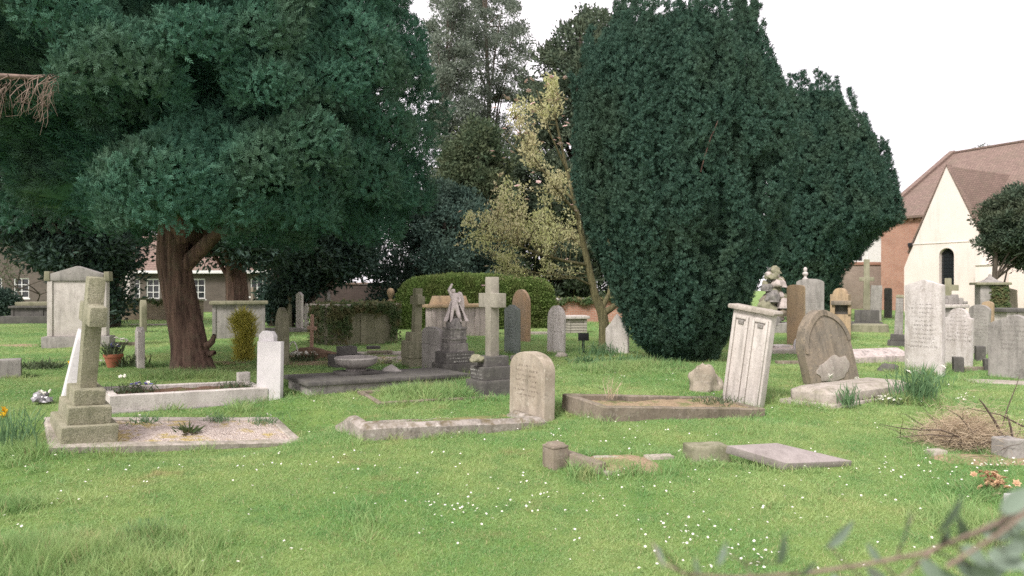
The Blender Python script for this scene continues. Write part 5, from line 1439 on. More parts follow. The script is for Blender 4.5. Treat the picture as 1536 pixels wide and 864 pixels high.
def column_yew(label, Y, rows, ncol, per, size, seed, base=None, name='yew_tree', wound=None, dead=None, inner=True):
    g = np.random.default_rng(seed)
    rows = np.array(rows, float); k = Y/F
    z = H+(432-rows[:, 0])*k; xl = (rows[:, 1]-768)*k; xr = (rows[:, 2]-768)*k
    xc = (xl+xr)/2; rw = (xr-xl)/2; o = np.argsort(z); z, xc, rw = z[o], xc[o], rw[o]
    bx = xc[0]; t = thing(name, label, 'tree', (bx, Y, 0))
    fx = lambda q: np.interp(q, z, xc)-bx; fr = lambda q: np.interp(q, z, rw)
    z0, z1 = z[0], z[-1]
    Ps, As, cores = [], [], []
    rmax = rw.max(); up_z = z[np.argmax(rw):]; up_r = rw[np.argmax(rw):]
    for c in range(ncol):
        outer = c < ncol*.5
        a = 2*PI*(c*.618034) + g.normal(0, .05)
        rc = rmax*(g.uniform(.72, .98) if outer else math.sqrt(g.uniform(.01, .75)))
        zt = float(np.interp(-rc, -up_r, up_z)); spike = g.uniform(.05, .15)*(z1-z0)*(1.2 if rc < .5*rmax else .8)
        if zt+spike > z1+.02*(z1-z0): zt = z1+.02*(z1-z0)-spike
        top = zt+spike
        bot = (z0 if outer else max(z0, zt-.42*(z1-z0)))+g.uniform(0, .08)*(z1-z0)
        n = int(per*(top-bot)/(z1-z0)*(1 if math.sin(a) < .35 else .4))
        zz = bot+(top-bot)*(np.arange(n)+g.random(n))/n
        rho0 = g.uniform(.066, .1)*rmax; ph = g.uniform(0, 50); jit = g.uniform(.86, 1.06); dr = g.normal(0, .35)
        def path(zz):
            wob = np.array([mnoise.noise(Vector((ph, q*.6, 7))) for q in zz])
            nz = np.array([mnoise.noise(Vector((ph, q*.37/size*.1, 0)))+.6*mnoise.noise(Vector((ph+9, q*1.1/size*.1, 0))) for q in zz])
            rho = rho0*(1+.45*nz)*np.clip((top-zz)/(spike*1.1), .1, 1)**.7*np.clip(.55+(zz-bot)/(top-bot)*3, 0, 1)
            aa = a+wob*.16+dr*.1*(zz-z0)/(z1-z0)
            return aa, fr(np.minimum(zz, zt))*(.9+.09*wob)*jit-rho*.62, rho
        aa, r, rho = path(zz)
        out = np.stack([np.cos(aa), np.sin(aa), 0*aa], 1); tan = np.stack([-np.sin(aa), np.cos(aa), 0*aa], 1)
        ph2 = g.uniform(-PI*.5, PI*.5, n); nrm = np.cos(ph2)[:, None]*out+np.sin(ph2)[:, None]*tan
        Ps.append(np.stack([fx(zz)+r*np.cos(aa), r*np.sin(aa), zz], 1)+nrm*(rho*g.uniform(.85, 1.15, n))[:, None]); As.append(nrm)
        zq = np.linspace(bot, top-.1*spike, 26); aa, r, rho = path(zq)
        cores.append([(fx(z_)+r_*math.cos(a_), r_*math.sin(a_), z_, max(rh*.5, .01)) for z_, a_, r_, rh in zip(zq, aa, r, rho)])
    Cs, Ns = np.concatenate(Ps), np.concatenate(As); n = len(Cs)*14; ci = np.repeat(np.arange(len(Cs)), 14)
    d = unit(Ns[ci]*.7+g.normal(0, .6, (n, 3))+np.array([0, 0, .15])); P = Cs[ci]+d*(size*.95*g.random(n)**.6)[:, None]
    A = d+g.normal(0, .35, (n, 3))+np.array([0, 0, .3])
    nn = unit(Ns[ci]+g.normal(0, .3, (n, 3))); A = g.normal(0, .5, (n, 3))+np.array([0, 0, .7])+Ns[ci]*.5; S = unit(np.cross(nn, A))
    V, f = sprays(P, A, size*.75*g.uniform(.6, 1.35, n), spray_template(2, 55, .2, .6), S=S, g=g)
    cr = link('crown', np_mesh('crown', V, f, None, L['yew']), t)
    nu, nv = 44, 34; V = []; Fq = []
    for j in range(nv+1):
        q = z0+.1+(z1-z0-.1)*j/nv*.95
        for i in range(nu):
            a = 2*PI*i/nu; r = max(fr(q)*.71*(1+.07*mnoise.noise(Vector((math.cos(a)*6, math.sin(a)*6, q*.4)))-.12*(j/nv)), .03)
            if j == nv: r *= .2
            V.append((fx(q)+math.cos(a)*r, math.sin(a)*r, q))
    for j in range(nv):
        for i in range(nu): Fq.append((j*nu+i, j*nu+(i+1) % nu, (j+1)*nu+(i+1) % nu, (j+1)*nu+i))
    link('inner_foliage', np_mesh('inner_foliage', V, Fq, None, L['yew'], True), cr)
    qa = np.array(V)[np.array(Fq)]; n = 26000; fi = g.integers(0, len(Fq), n); w_ = g.dirichlet([1, 1, 1, 1], n); cp = np.einsum('nk,nkc->nc', w_, qa[fi])
    no = unit(np.stack([cp[:, 0]-fx(cp[:, 2]), cp[:, 1], 0*cp[:, 0]], 1))
    V2, f2 = sprays(cp, no+g.normal(0, .6, (n, 3))+np.array([0, 0, .3]), size*g.uniform(1.0, 2.2, n), spray_template(4, 55, .12, .5), g=g)
    link('inner_sprays', np_mesh('inner_sprays', V2, f2, None, L['yew']), cr)
    tr = []
    for i in range(7):
        a = g.uniform(0, 2*PI); r = rw[0]*.35
        tr.append([(math.cos(a)*r*.5, math.sin(a)*r*.5, -.2, .16), (math.cos(a)*r*.8, math.sin(a)*r*.8, .6, .12), (math.cos(a)*r*1.1, math.sin(a)*r*1.1, 1.8, .08)])
    link('trunk', tube_mesh('trunk', tr, M['greybark'], 8), t)
    if dead:
        p = [((px-768)*(Y-d)/F-bx, -d, H+(432-py)*(Y-d)/F, r) for px, py, d, r in dead]
        link('dead_branch', tube_mesh('dead_branch', [p], M['redbark'], 6), t)
    return t
column_yew('broad upright Irish yew with fluted dark green columns, in the middle right', 14.7,
  [(545, 985, 1070), (525, 968, 1080), (505, 947, 1092), (455, 921, 1125), (389, 893, 1158), (340, 871, 1182), (305, 860, 1190), (200, 856, 1191), (130, 859, 1168), (97, 868, 1152), (65, 889, 1136), (40, 922, 1114), (20, 962, 1080), (4, 995, 1050)],
  82, 440, .075, 5, dead=((1051, 258, 2.15, .012), (1058, 232, 2.2, .015), (1066, 206, 2.22, .016), (1071, 196, 2.2, .014), (1077, 180, 2.1, .008)))
column_yew('second fluted yew farther away, with a ragged overhanging right side, left of the church', 33.,
  [(470, 1172, 1250), (412, 1155, 1258), (383, 1148, 1284), (352, 1150, 1316), (335, 1150, 1343), (308, 1158, 1341), (267, 1160, 1330), (225, 1165, 1314), (190, 1172, 1294), (167, 1178, 1277), (140, 1186, 1257), (124, 1197, 1238)],
  66, 280, .15, 9)

def row_tree(name, label, Y, rows, nclump, cr, per, leaf, mat, seed, trunk=None, bark='greybark', gap=0., flat=1.0, cat='tree', depth=1.0, tall=1.0, group=None, up=.2, asp=.45, limbs=45):
    g = np.random.default_rng(seed); rows = np.array(rows, float); k = Y/F
    z = H+(432-rows[:, 0])*k; xl = (rows[:, 1]-768)*k; xr = (rows[:, 2]-768)*k
    xc = (xl+xr)/2; rw = (xr-xl)/2; o = np.argsort(z); z, xc, rw = z[o], xc[o], rw[o]
    tx = (trunk[0][0]-768)*k if trunk else xc[0]
    t = thing(name, label, cat, (tx, Y, 0), group=group)
    area = rw/rw.max(); zs = []
    while len(zs) < nclump:
        q = g.uniform(z[0], z[-1])
        if g.random() < np.interp(q, z, area): zs.append(q)
    zs = np.array(zs); a = g.uniform(0, 2*PI, nclump); rr = np.sqrt(g.uniform(.12, 1, nclump)); R_ = np.interp(zs, z, rw)
    ctr = np.stack([np.interp(zs, z, xc)-tx+np.cos(a)*rr*(R_-cr*.5), np.sin(a)*rr*R_*depth, zs], 1)
    n = nclump*per
    ci = np.repeat(np.arange(nclump), per)
    cs = cr*g.uniform(.55, 1.25, nclump)
    dd = unit(g.normal(size=(n, 3)))
    P = ctr[ci]+dd*(cs[ci]*g.random(n)**.45)[:, None]*np.array([1, 1, .72*tall])
    A = unit(dd*.7+g.normal(0, .55, (n, 3))+np.array([0, 0, up])); A, S = frames(A, g)
    V, f = quads(P, A, S, leaf*g.uniform(.6, 1.4, n), leaf*asp*g.uniform(.7, 1.3, n))
    link('crown', np_mesh('crown', V, f, None, L[mat]), t)
    paths = []
    if trunk:
        tp = [((px-768)*k-tx, 0, H+(432-py)*k, r) for px, py, r in trunk]; paths.append(tp)
        tpa = np.array(tp)
        for c in ctr[g.permutation(nclump)[:min(nclump, limbs)]]:
            cand = tpa[tpa[:, 2] < c[2]+.1]
            if len(cand) == 0: continue
            b = cand[max(0, len(cand)-1-int(g.integers(0, 2)))]
            m_ = (b[:3]+c)/2+np.array([0, 0, .08*np.linalg.norm(c-b[:3])])
            rr_ = min(b[3]*.5, .09); paths.append([(*b[:3], rr_), (*m_, rr_*.6), (*c, rr_*.25)])
        link('trunk', tube_mesh('trunk', paths, M[bark], 7), t)
    return t
GT = 'background trees behind the graves'
row_tree('tall_tree', 'tall airy grey-green tree with sky showing through, left one behind the magnolia', 42, [(-20, 650, 706), (20, 622, 712), (120, 628, 720), (220, 640, 724), (320, 630, 730), (430, 620, 730)], 300, .62, 190, .17, 'grey', 21,
         [(672, 470, .3), (676, 300, .22), (668, 150, .14), (672, 40, .07), (676, -20, .04)], group=GT)
row_tree('tall_tree', 'tall airy grey-green tree with several thin upright stems, right one behind the magnolia', 46, [(-90, 700, 760), (0, 676, 796), (80, 680, 806), (200, 690, 800), (300, 680, 790), (430, 680, 790)], 380, .62, 190, .17, 'grey', 22,
         [(728, 470, .32), (726, 300, .24), (734, 150, .16), (728, 40, .1), (732, -60, .05)], group=GT)
row_tree('fir_tree', 'dense dark spiky fir behind the magnolia, left of the big yew', 40, [(22, 872, 886), (45, 835, 960), (75, 806, 975), (120, 780, 975), (200, 765, 965), (300, 752, 965), (450, 745, 965)], 700, .8, 110, .27, 'darkfir', 23,
         [(858, 480, .4), (862, 250, .3), (872, 40, .08)], group=GT, up=.6)
row_tree('evergreen_tree', 'dark mid-height evergreen between the airy trees and the magnolia', 36, [(185, 700, 745), (230, 655, 765), (330, 640, 780), (440, 640, 790)], 330, .7, 120, .22, 'olive', 24, [(715, 470, .3), (718, 300, .2), (722, 200, .1)], group=GT)
row_tree('evergreen_shrub', 'broad dark blue-green evergreen shrub behind the clipped hedge', 32, [(278, 640, 690), (310, 590, 735), (350, 570, 765), (400, 552, 790), (460, 548, 800)], 420, .55, 140, .16, 'evergreen', 25, cat='shrub', group=GT, trunk=[(670, 465, .2), (668, 380, .12), (665, 310, .06)])
row_tree('dark_tree', 'dark evergreen in deep shade at the left, behind the very tall panelled headstone', 27, [(120, -60, 150), (200, -90, 190), (290, -80, 205), (350, -20, 215), (400, 60, 200), (440, 112, 196), (472, 126, 194)], 520, .75, 120, .22, 'evergreen', 26, [(160, 490, .5), (160, 400, .4), (80, 250, .2)], group=GT)
row_tree('dark_tree', 'dark evergreen in deep shade behind the big cypress, right of its trunk', 28, [(180, 380, 560), (280, 350, 580), (350, 380, 585), (395, 395, 570), (425, 392, 520), (445, 394, 455), (476, 396, 450)], 520, .72, 120, .22, 'evergreen', 27, [(423, 495, .5), (423, 400, .4), (450, 250, .2)], group=GT)
row_tree('dark_tree', 'shaded tree with a bare brown trunk, just right of the big cypress trunk', 23, [(190, 260, 460), (280, 240, 480), (350, 250, 460), (392, 300, 430)], 300, .7, 120, .2, 'evergreen', 28, [(358, 505, .42), (356, 440, .36), (352, 380, .3), (350, 250, .15)], bark='redbark', group=GT)
row_tree('small_tree', 'bushy olive-green tree on a thin trunk in front of the church', 26, [(282, 1512, 1570), (300, 1490, 1590), (330, 1472, 1610), (362, 1474, 1610), (380, 1490, 1600), (400, 1528, 1590)], 300, .42, 150, .13, 'bluegreen', 29, [(1494, 500, .1), (1492, 420, .09), (1494, 360, .07), (1520, 300, .04)], limbs=12)
row_tree('distant_tree', 'top of a small tree showing above the church ridge', 80, [(221, 1466, 1477), (232, 1458, 1486), (300, 1440, 1500)], 60, .6, 60, .25, 'olive', 30, [(1470, 420, .3), (1470, 240, .1)])
row_tree('dark_shrub', 'small dark shrub at the far left beside the house', 33, [(438, -12, 12), (450, -20, 24), (478, -20, 26)], 40, .4, 120, .13, 'evergreen', 31, cat='shrub')
row_tree('golden_bush', 'upright golden-green bush between the big cypress trunk and the white marble headstone', 14.6, [(474, 356, 374), (488, 348, 382), (505, 351, 380), (525, 355, 376), (545, 356, 377)], 90, .13, 46, .19, 'golden', 32, cat='shrub', up=1.5, asp=.06)

def bare_tree():
    x, y, z = atY(52, 36)
    t = thing('bare_tree', 'small bare-branched tree in front of the house windows at the left', 'tree', (x, y, z))
    g = np.random.default_rng(5); paths = []
    def grow(p, d, ln, r, dep):
        q = [(*p, r)]
        for i in range(3):
            d = unit(d+g.normal(0, .18, 3)); p = p+d*ln/3; q.append((*p, r*(1-.18*(i+1))))
        paths.append(q)
        if dep > 0:
            for i in range(3): grow(p, unit(d+g.normal(0, .6, 3)+np.array([0, 0, .1])), ln*.72, r*.5, dep-1)
    for s in (-1, 1): grow(np.array([0, 0, -.1]), unit(np.array([s*.35, 0, 1.])), 1.7, .07, 4)
    link('branches', tube_mesh('branches', paths, M['greybark'], 4), t)
    P = np.array([q[-1][:3] for q in paths[-160:]]); n = 900
    c = P[g.integers(0, len(P), n)]+g.normal(0, .2, (n, 3)); A, S = frames(g.normal(size=(n, 3)), g)
    V, f = quads(c, A, S, g.uniform(.08, .16, n), g.uniform(.05, .08, n)); link('leaves', np_mesh('leaves', V, f, None, L['olive']), t)
bare_tree()

def magnolia():
    Y = 17.0; k = Y/F
    bx, by, bz = at(906, 526); Y = by; k = Y/F
    t = thing('magnolia_tree', 'slim magnolia with a forked trunk, yellow-green leaves and a few blush flowers', 'tree', (bx, by, bz))
    g = np.random.default_rng(8)
    def W(px, py, dy=0.): return np.array([(px-768)*(Y+dy)/F-bx, dy, H+(432-py)*(Y+dy)/F-bz])
    L0 = [[(906, 532, 0, .15), (906, 505, 0, .125), (906, 485, 0, .12), (903, 468, 0, .12), (893, 445, -.02, .095), (884, 405, -.05, .08), (876, 370, -.1, .07), (866, 320, -.1, .055), (856, 280, 0, .045), (846, 235, .1, .035), (834, 180, .1, .022), (826, 125, .1, .01)],
          [(905, 470, 0, .09), (918, 462, .05, .075), (930, 452, .1, .06), (948, 430, .3, .045)], [(903, 462, 0, .07), (914, 440, .2, .05), (918, 400, .4, .035), (910, 340, .5, .02)],
          [(882, 398, -.05, .045), (850, 392, -.4, .035), (800, 378, -.7, .025), (745, 352, -.9, .016), (690, 326, -1., .007)],
          [(878, 375, -.1, .04), (848, 345, .3, .03), (800, 330, .7, .02), (745, 310, .9, .01)],
          [(866, 320, -.1, .04), (835, 285, -.4, .03), (800, 235, -.5, .018), (765, 170, -.5, .008)],
          [(860, 300, 0, .035), (825, 265, .4, .025), (785, 235, .6, .014), (750, 200, .6, .007)],
          [(850, 255, 0, .03), (825, 200, -.4, .018), (805, 135, -.4, .008)], [(890, 430, 0, .03), (860, 415, -.5, .02), (810, 410, -.8, .012), (755, 398, -.9, .006)]]
    paths = [[(*W(a, b, c), r) for a, b, c, r in p] for p in L0]
    pts = []
    for p in paths[0][6:] and paths:
        q = np.array(p)
        for i in range(len(q)-1):
            for s in np.linspace(0, 1, 8)[:-1]: pts.append(q[i]*(1-s)+q[i+1]*s)
    pts = np.array(pts); pts = pts[pts[:, 2] > 1.2]
    rows = np.array([(112, 806, 834), (150, 772, 846), (200, 750, 852), (250, 744, 852), (295, 738, 856), (325, 695, 862), (365, 682, 872), (392, 725, 872), (416, 745, 846)], float)
    tips = []
    for i in range(760):
        py = g.uniform(112, 418) if i < 560 else g.uniform(318, 408); l, r = np.interp(py, rows[:, 0], rows[:, 1]), np.interp(py, rows[:, 0], rows[:, 2])
        px = l+(r-l)*g.random(); dy = g.uniform(-1, 1)*.011*(r-l)*.9
        if mnoise.noise(Vector((px*.022, py*.022, 5))) < (.02 if py < 310 else -.2): continue
        e = W(px, py, dy); b = pts[np.argmin(np.linalg.norm(pts[:, :3]-e-np.array([0, 0, -.25]), axis=1)+(pts[:, 2] > e[2])*.5)]
        m_ = (b[:3]+e)/2+np.array([g.normal(0, .05), g.normal(0, .05), -.04]); paths.append([(*b[:3], min(b[3]*.5, .012)), (*m_, .007), (*e, .004)])
        for s in (.45, .7, .85, 1.0): tips.append(m_*2*(s-s*s)+b[:3]*(1-s)**2+e*s*s)
    link('trunk', tube_mesh('trunk', paths[:len(L0)], M['magbark'], 8), t)
    link('twigs', tube_mesh('twigs', paths[len(L0):], M['magbark'], 4), t)
    tips = np.array(tips); per = 4; n = len(tips)*per
    P = np.repeat(tips, per, 0)+g.normal(0, .045, (n, 3)); A = unit(g.normal(0, .6, (n, 3))+np.array([-.05, -.2, .75])); A, S = frames(A, g)
    V, f = quads(P, A, S, g.uniform(.05, .11, n), g.uniform(.025, .05, n)); link('crown', np_mesh('crown', V, f, None, L['magnolia']), t)
    fl = None
    spots = [(828, 118), (818, 130), (775, 160), (800, 168), (812, 172), (784, 178), (845, 175), (742, 162), (762, 190), (850, 185), (740, 235), (756, 238), (752, 262), (745, 283), (735, 336), (748, 362), (820, 358), (828, 372), (762, 392), (730, 400), (858, 308), (800, 260), (835, 150), (838, 208), (815, 215), (690, 318), (850, 390), (790, 300)]
    spots += [(a_+g.normal(0, 14), b_+g.normal(0, 16)) for a_, b_ in spots[:22]]+[(g.uniform(770, 848), g.uniform(115, 230)) for _ in range(24)]
    for (px, py) in spots:
        e = W(px, py, g.uniform(-.6, 0))
        if fl is None:
            fl = link('blossom', bloom_mesh('petal_pink', .07), t, e)
        else:
            c = fl.copy(); C.objects.link(c); c.location = e; c.rotation_euler = (g.normal(0, .3), g.normal(0, .3), g.uniform(0, 6)); c.scale = (g.uniform(.8, 1.25),)*3
magnolia()

def hedge():
    Y = 26.; x0, y0, z0 = atY(588, Y); x1 = atY(836, Y)[0]; cx = (x0+x1)/2; hw = (x1-x0)/2; hh = H+(432-415)*Y/F
    t = thing('hedge', 'broad rounded clipped light green hedge behind the tombs', 'hedge', (cx, Y+1.2, 0))
    def surf(u, v):
        # superellipsoid
        cu, su, cv, sv = np.cos(u), np.sin(u), np.cos(v), np.sin(v)
        p = lambda a, e: np.sign(a)*np.abs(a)**e
        q = np.stack([hw*p(cv, .33)*p(cu, .45), 1.3*p(cv, .33)*p(su, .5), hh*np.clip(p(sv, .4), -.1, 1)], -1)
        return q
    g = np.random.default_rng(12); n = 46000
    xu = g.uniform(-1, 1, n); u = -np.arccos(np.sign(xu)*np.abs(xu)**(1/.45)); v = np.where(g.random(n) < .6, np.arcsin(g.random(n)**2.5), np.arccos(g.random(n)**3)); P = surf(u, v); N_ = unit(P/np.array([hw, 1.3, hh])**2)
    front = (P[:, 1] < .6); P = P[front]; N_ = N_[front]; n = len(P)
    bump = np.array([mnoise.noise(Vector(p*1.3))*.09+mnoise.noise(Vector(p*4))*.05 for p in P])
    P = P+N_*(bump-.02+g.normal(0, .03, n))[:, None]
    A = unit(N_+g.normal(0, .6, (n, 3))+np.array([0, 0, .3])); A, S = frames(A, g)
    V, f = quads(P, A, S, g.uniform(.07, .14, n), g.uniform(.035, .06, n))
    link('leaves', np_mesh('leaves', V, f, None, L['hedge']), t)
    U, W_ = np.meshgrid(np.linspace(0, 2*PI, 49)[:-1], np.linspace(-.05, PI/2, 16)); q = surf(U, W_)*np.array([.955, .9, .94]); nu = 48; Fq = []
    for j in range(15):
        for i in range(nu): Fq.append((j*nu+i, j*nu+(i+1) % nu, (j+1)*nu+(i+1) % nu, (j+1)*nu+i))
    link('inner_foliage', np_mesh('inner_foliage', q.reshape(-1, 3), Fq, None, L['hedge'], True), t)
hedge()

def brush():
    x, y, z = at(1468, 676)
    t = thing('brush_pile', 'pale dry heap of brushwood and dead grass with dark bare branches at the right', 'brush pile', (x, y, z))
    g = np.random.default_rng(14); k = y/F
    n = 9000
    q = g.normal(0, 1, (n, 3))*np.array([.2, .17, .125]); q[:, 2] = np.abs(q[:, 2])*np.exp(-(q[:, 0]*1.3)**2)*1.25+.01
    q[:, 0] += -.02+.25*q[:, 2]; q[:, 1] += .22
    A = unit(g.normal(0, 1, (n, 3))*np.array([1.2, .8, .45])+np.array([0, 0, .15])); A, S = frames(A, g)
    V, f = quads(q, A, S, g.uniform(.05, .22, n), np.full(n, .004)); link('dry_stalks', np_mesh('dry_stalks', V, f, None, L['dry']), t)
    def W(px, py, dy=0): return ((px-768)*(y+dy)/F-x, dy, H+(432-py)*(y+dy)/F-z)
    br = [[(1512, 668, 0, .014), (1503, 652, 0, .013), (1490, 628, 0, .012), (1475, 606, 0, .009), (1469, 599, 0, .005)], [(1503, 640, .1, .007), (1512, 610, .1, .006), (1524, 580, .1, .004), (1530, 562, .1, .002)],
          [(1520, 660, -.1, .013), (1516, 640, -.1, .011), (1511, 624, -.1, .007)], [(1440, 656, 0, .009), (1412, 645, -.05, .007), (1380, 645, -.1, .006), (1350, 642, -.1, .005), (1318, 636, -.1, .002)],
          [(1430, 655, -.1, .006), (1395, 652, -.15, .005), (1345, 656, -.2, .003)], [(1460, 650, 0, .007), (1440, 625, 0, .005), (1418, 612, 0, .002)], [(1536, 640, 0, .01), (1500, 622, 0, .006), (1450, 612, 0, .003)]]
    P = [[(*W(a, b, c), r) for a, b, c, r in p] for p in br]
    for i in range(130):
        p = np.array([g.normal(0, .3), g.normal(.22, .2), g.uniform(.0, .12)]); d = unit(g.normal(0, 1, 3)*np.array([1, .8, .35])+np.array([-.2, 0, .3])); ln = g.uniform(.15, .5)
        P.append([(*(p+d*ln*s+np.array([0, 0, .06*s*(1-s)])+g.normal(0, .012, 3)), .004*(1-.7*s)) for s in (0, .35, .7, 1)])
    link('branches', tube_mesh('branches', P, M['twig'], 5), t)
brush()

def bramble():
    g = np.random.default_rng(15)
    Y = 1.15; t = thing('bramble', 'out-of-focus bramble stem with grey-green leaves in the near right corner', 'bramble', (1.0, 1.2, Tz(1.0, 1.2)))
    b = np.array(t.location)
    def W(px, py, Y_): return np.array([(px-768)*Y_/F, Y_, H+(432-py)*Y_/F])-b
    stems = [[(978, 812, 1.25, .0022), (990, 842, 1.23, .003), (1030, 862, 1.2, .004), (1110, 866, 1.2, .0045), (1210, 860, 1.2, .005), (1300, 846, 1.18, .005), (1385, 830, 1.15, .0055), (1460, 800, 1.1, .006), (1540, 765, 1.05, .006), (1640, 760, 1.0, .007), (1720, 900, 1.0, .008), (1740, 1300, 1.05, .01), (1700, 1900, 1.2, .011)],
             [(1130, 864, 1.2, .003), (1110, 840, 1.2, .002), (1082, 826, 1.2, .0012)], [(1345, 838, 1.17, .003), (1358, 800, 1.15, .002), (1372, 770, 1.15, .001)],
             [(1400, 826, 1.14, .003), (1360, 860, 1.1, .003), (1300, 900, 1.1, .002)], [(1420, 850, 1.05, .004), (1500, 800, 1.0, .005), (1600, 720, .95, .005), (1690, 800, .95, .006), (1740, 1200, 1., .008)]]
    link('stem', tube_mesh('stem', [[(*W(a, c, y_), r*.62) for a, c, y_, r in p] for p in stems], M['deadtwig'], 6), t)
    lv = [(1345, 830, 1374, 765, 16), (1238, 822, 1286, 782, 22), (1405, 800, 1450, 748, 24), (1168, 848, 1180, 805, 16), (1075, 850, 1092, 812, 14), (980, 815, 1000, 850, 10), (1470, 800, 1540, 790, 34), (1480, 830, 1545, 850, 40), (1500, 770, 1550, 730, 34),
          (1430, 840, 1470, 870, 30), (1380, 838, 1420, 880, 28), (1300, 850, 1340, 890, 22), (1250, 860, 1270, 900, 20), (1320, 842, 1300, 815, 14), (1450, 812, 1440, 780, 20), (1500, 850, 1460, 890, 34), (1515, 800, 1580, 830, 40), (1050, 864, 1040, 835, 10), (1440, 820, 1490, 850, 30), (1455, 845, 1500, 875, 32), (1490, 800, 1520, 770, 26), (1520, 780, 1570, 800, 32), (1470, 860, 1520, 840, 30), (1400, 850, 1440, 870, 26), (1530, 850, 1575, 880, 34), (1410, 822, 1425, 795, 18), (1550, 770, 1590, 740, 28), (1505, 830, 1540, 815, 28), (1200, 862, 1225, 845, 12)]
    for (x0, y0, x1, y1, w) in lv:
        Y_ = g.uniform(1.02, 1.2); p, q = W(x0, y0, Y_), W(x1, y1, Y_-g.uniform(-.03, .06)); ax = q-p; ln = np.linalg.norm(ax); ax /= ln
        sd = unit(np.cross(ax, np.array([g.normal(0, .4), 1, g.normal(0, .4)]))); nn = np.cross(ax, sd); ww = w*.85*Y_/F
        V = []; n = 8
        for i in range(n+1):
            s = i/n; wd = ww*.5*math.sin(PI*min(s**.8*.98+.01, 1)); c = p+ax*ln*s-nn*.1*ln*s*s
            V += [c+sd*wd+nn*wd*.35, c, c-sd*wd+nn*wd*.35]
        Fq = []
        for i in range(n): Fq += [(3*i, 3*i+1, 3*i+4, 3*i+3), (3*i+1, 3*i+2, 3*i+5, 3*i+4)]
        lf = link('leaf', np_mesh('leaf', V, Fq, None, L['bramble'], True), t)
        al_ = np.array([pp for st in stems for pp in [np.array(W(*st[i][:3]))*(1-u)+np.array(W(*st[i+1][:3]))*u for i in range(len(st)-1) for u in (0, .25, .5, .75)]])
        nb = al_[np.argmin(np.linalg.norm(al_-p, axis=1))]; link('leaf_stalk', tube_mesh('leaf_stalk', [[(*nb, .002), (*((nb+p)/2+np.array([0, 0, .004])), .0016), (*(p+ax*ln*.08), .0012)]], M['twig'], 5), lf)
bramble()

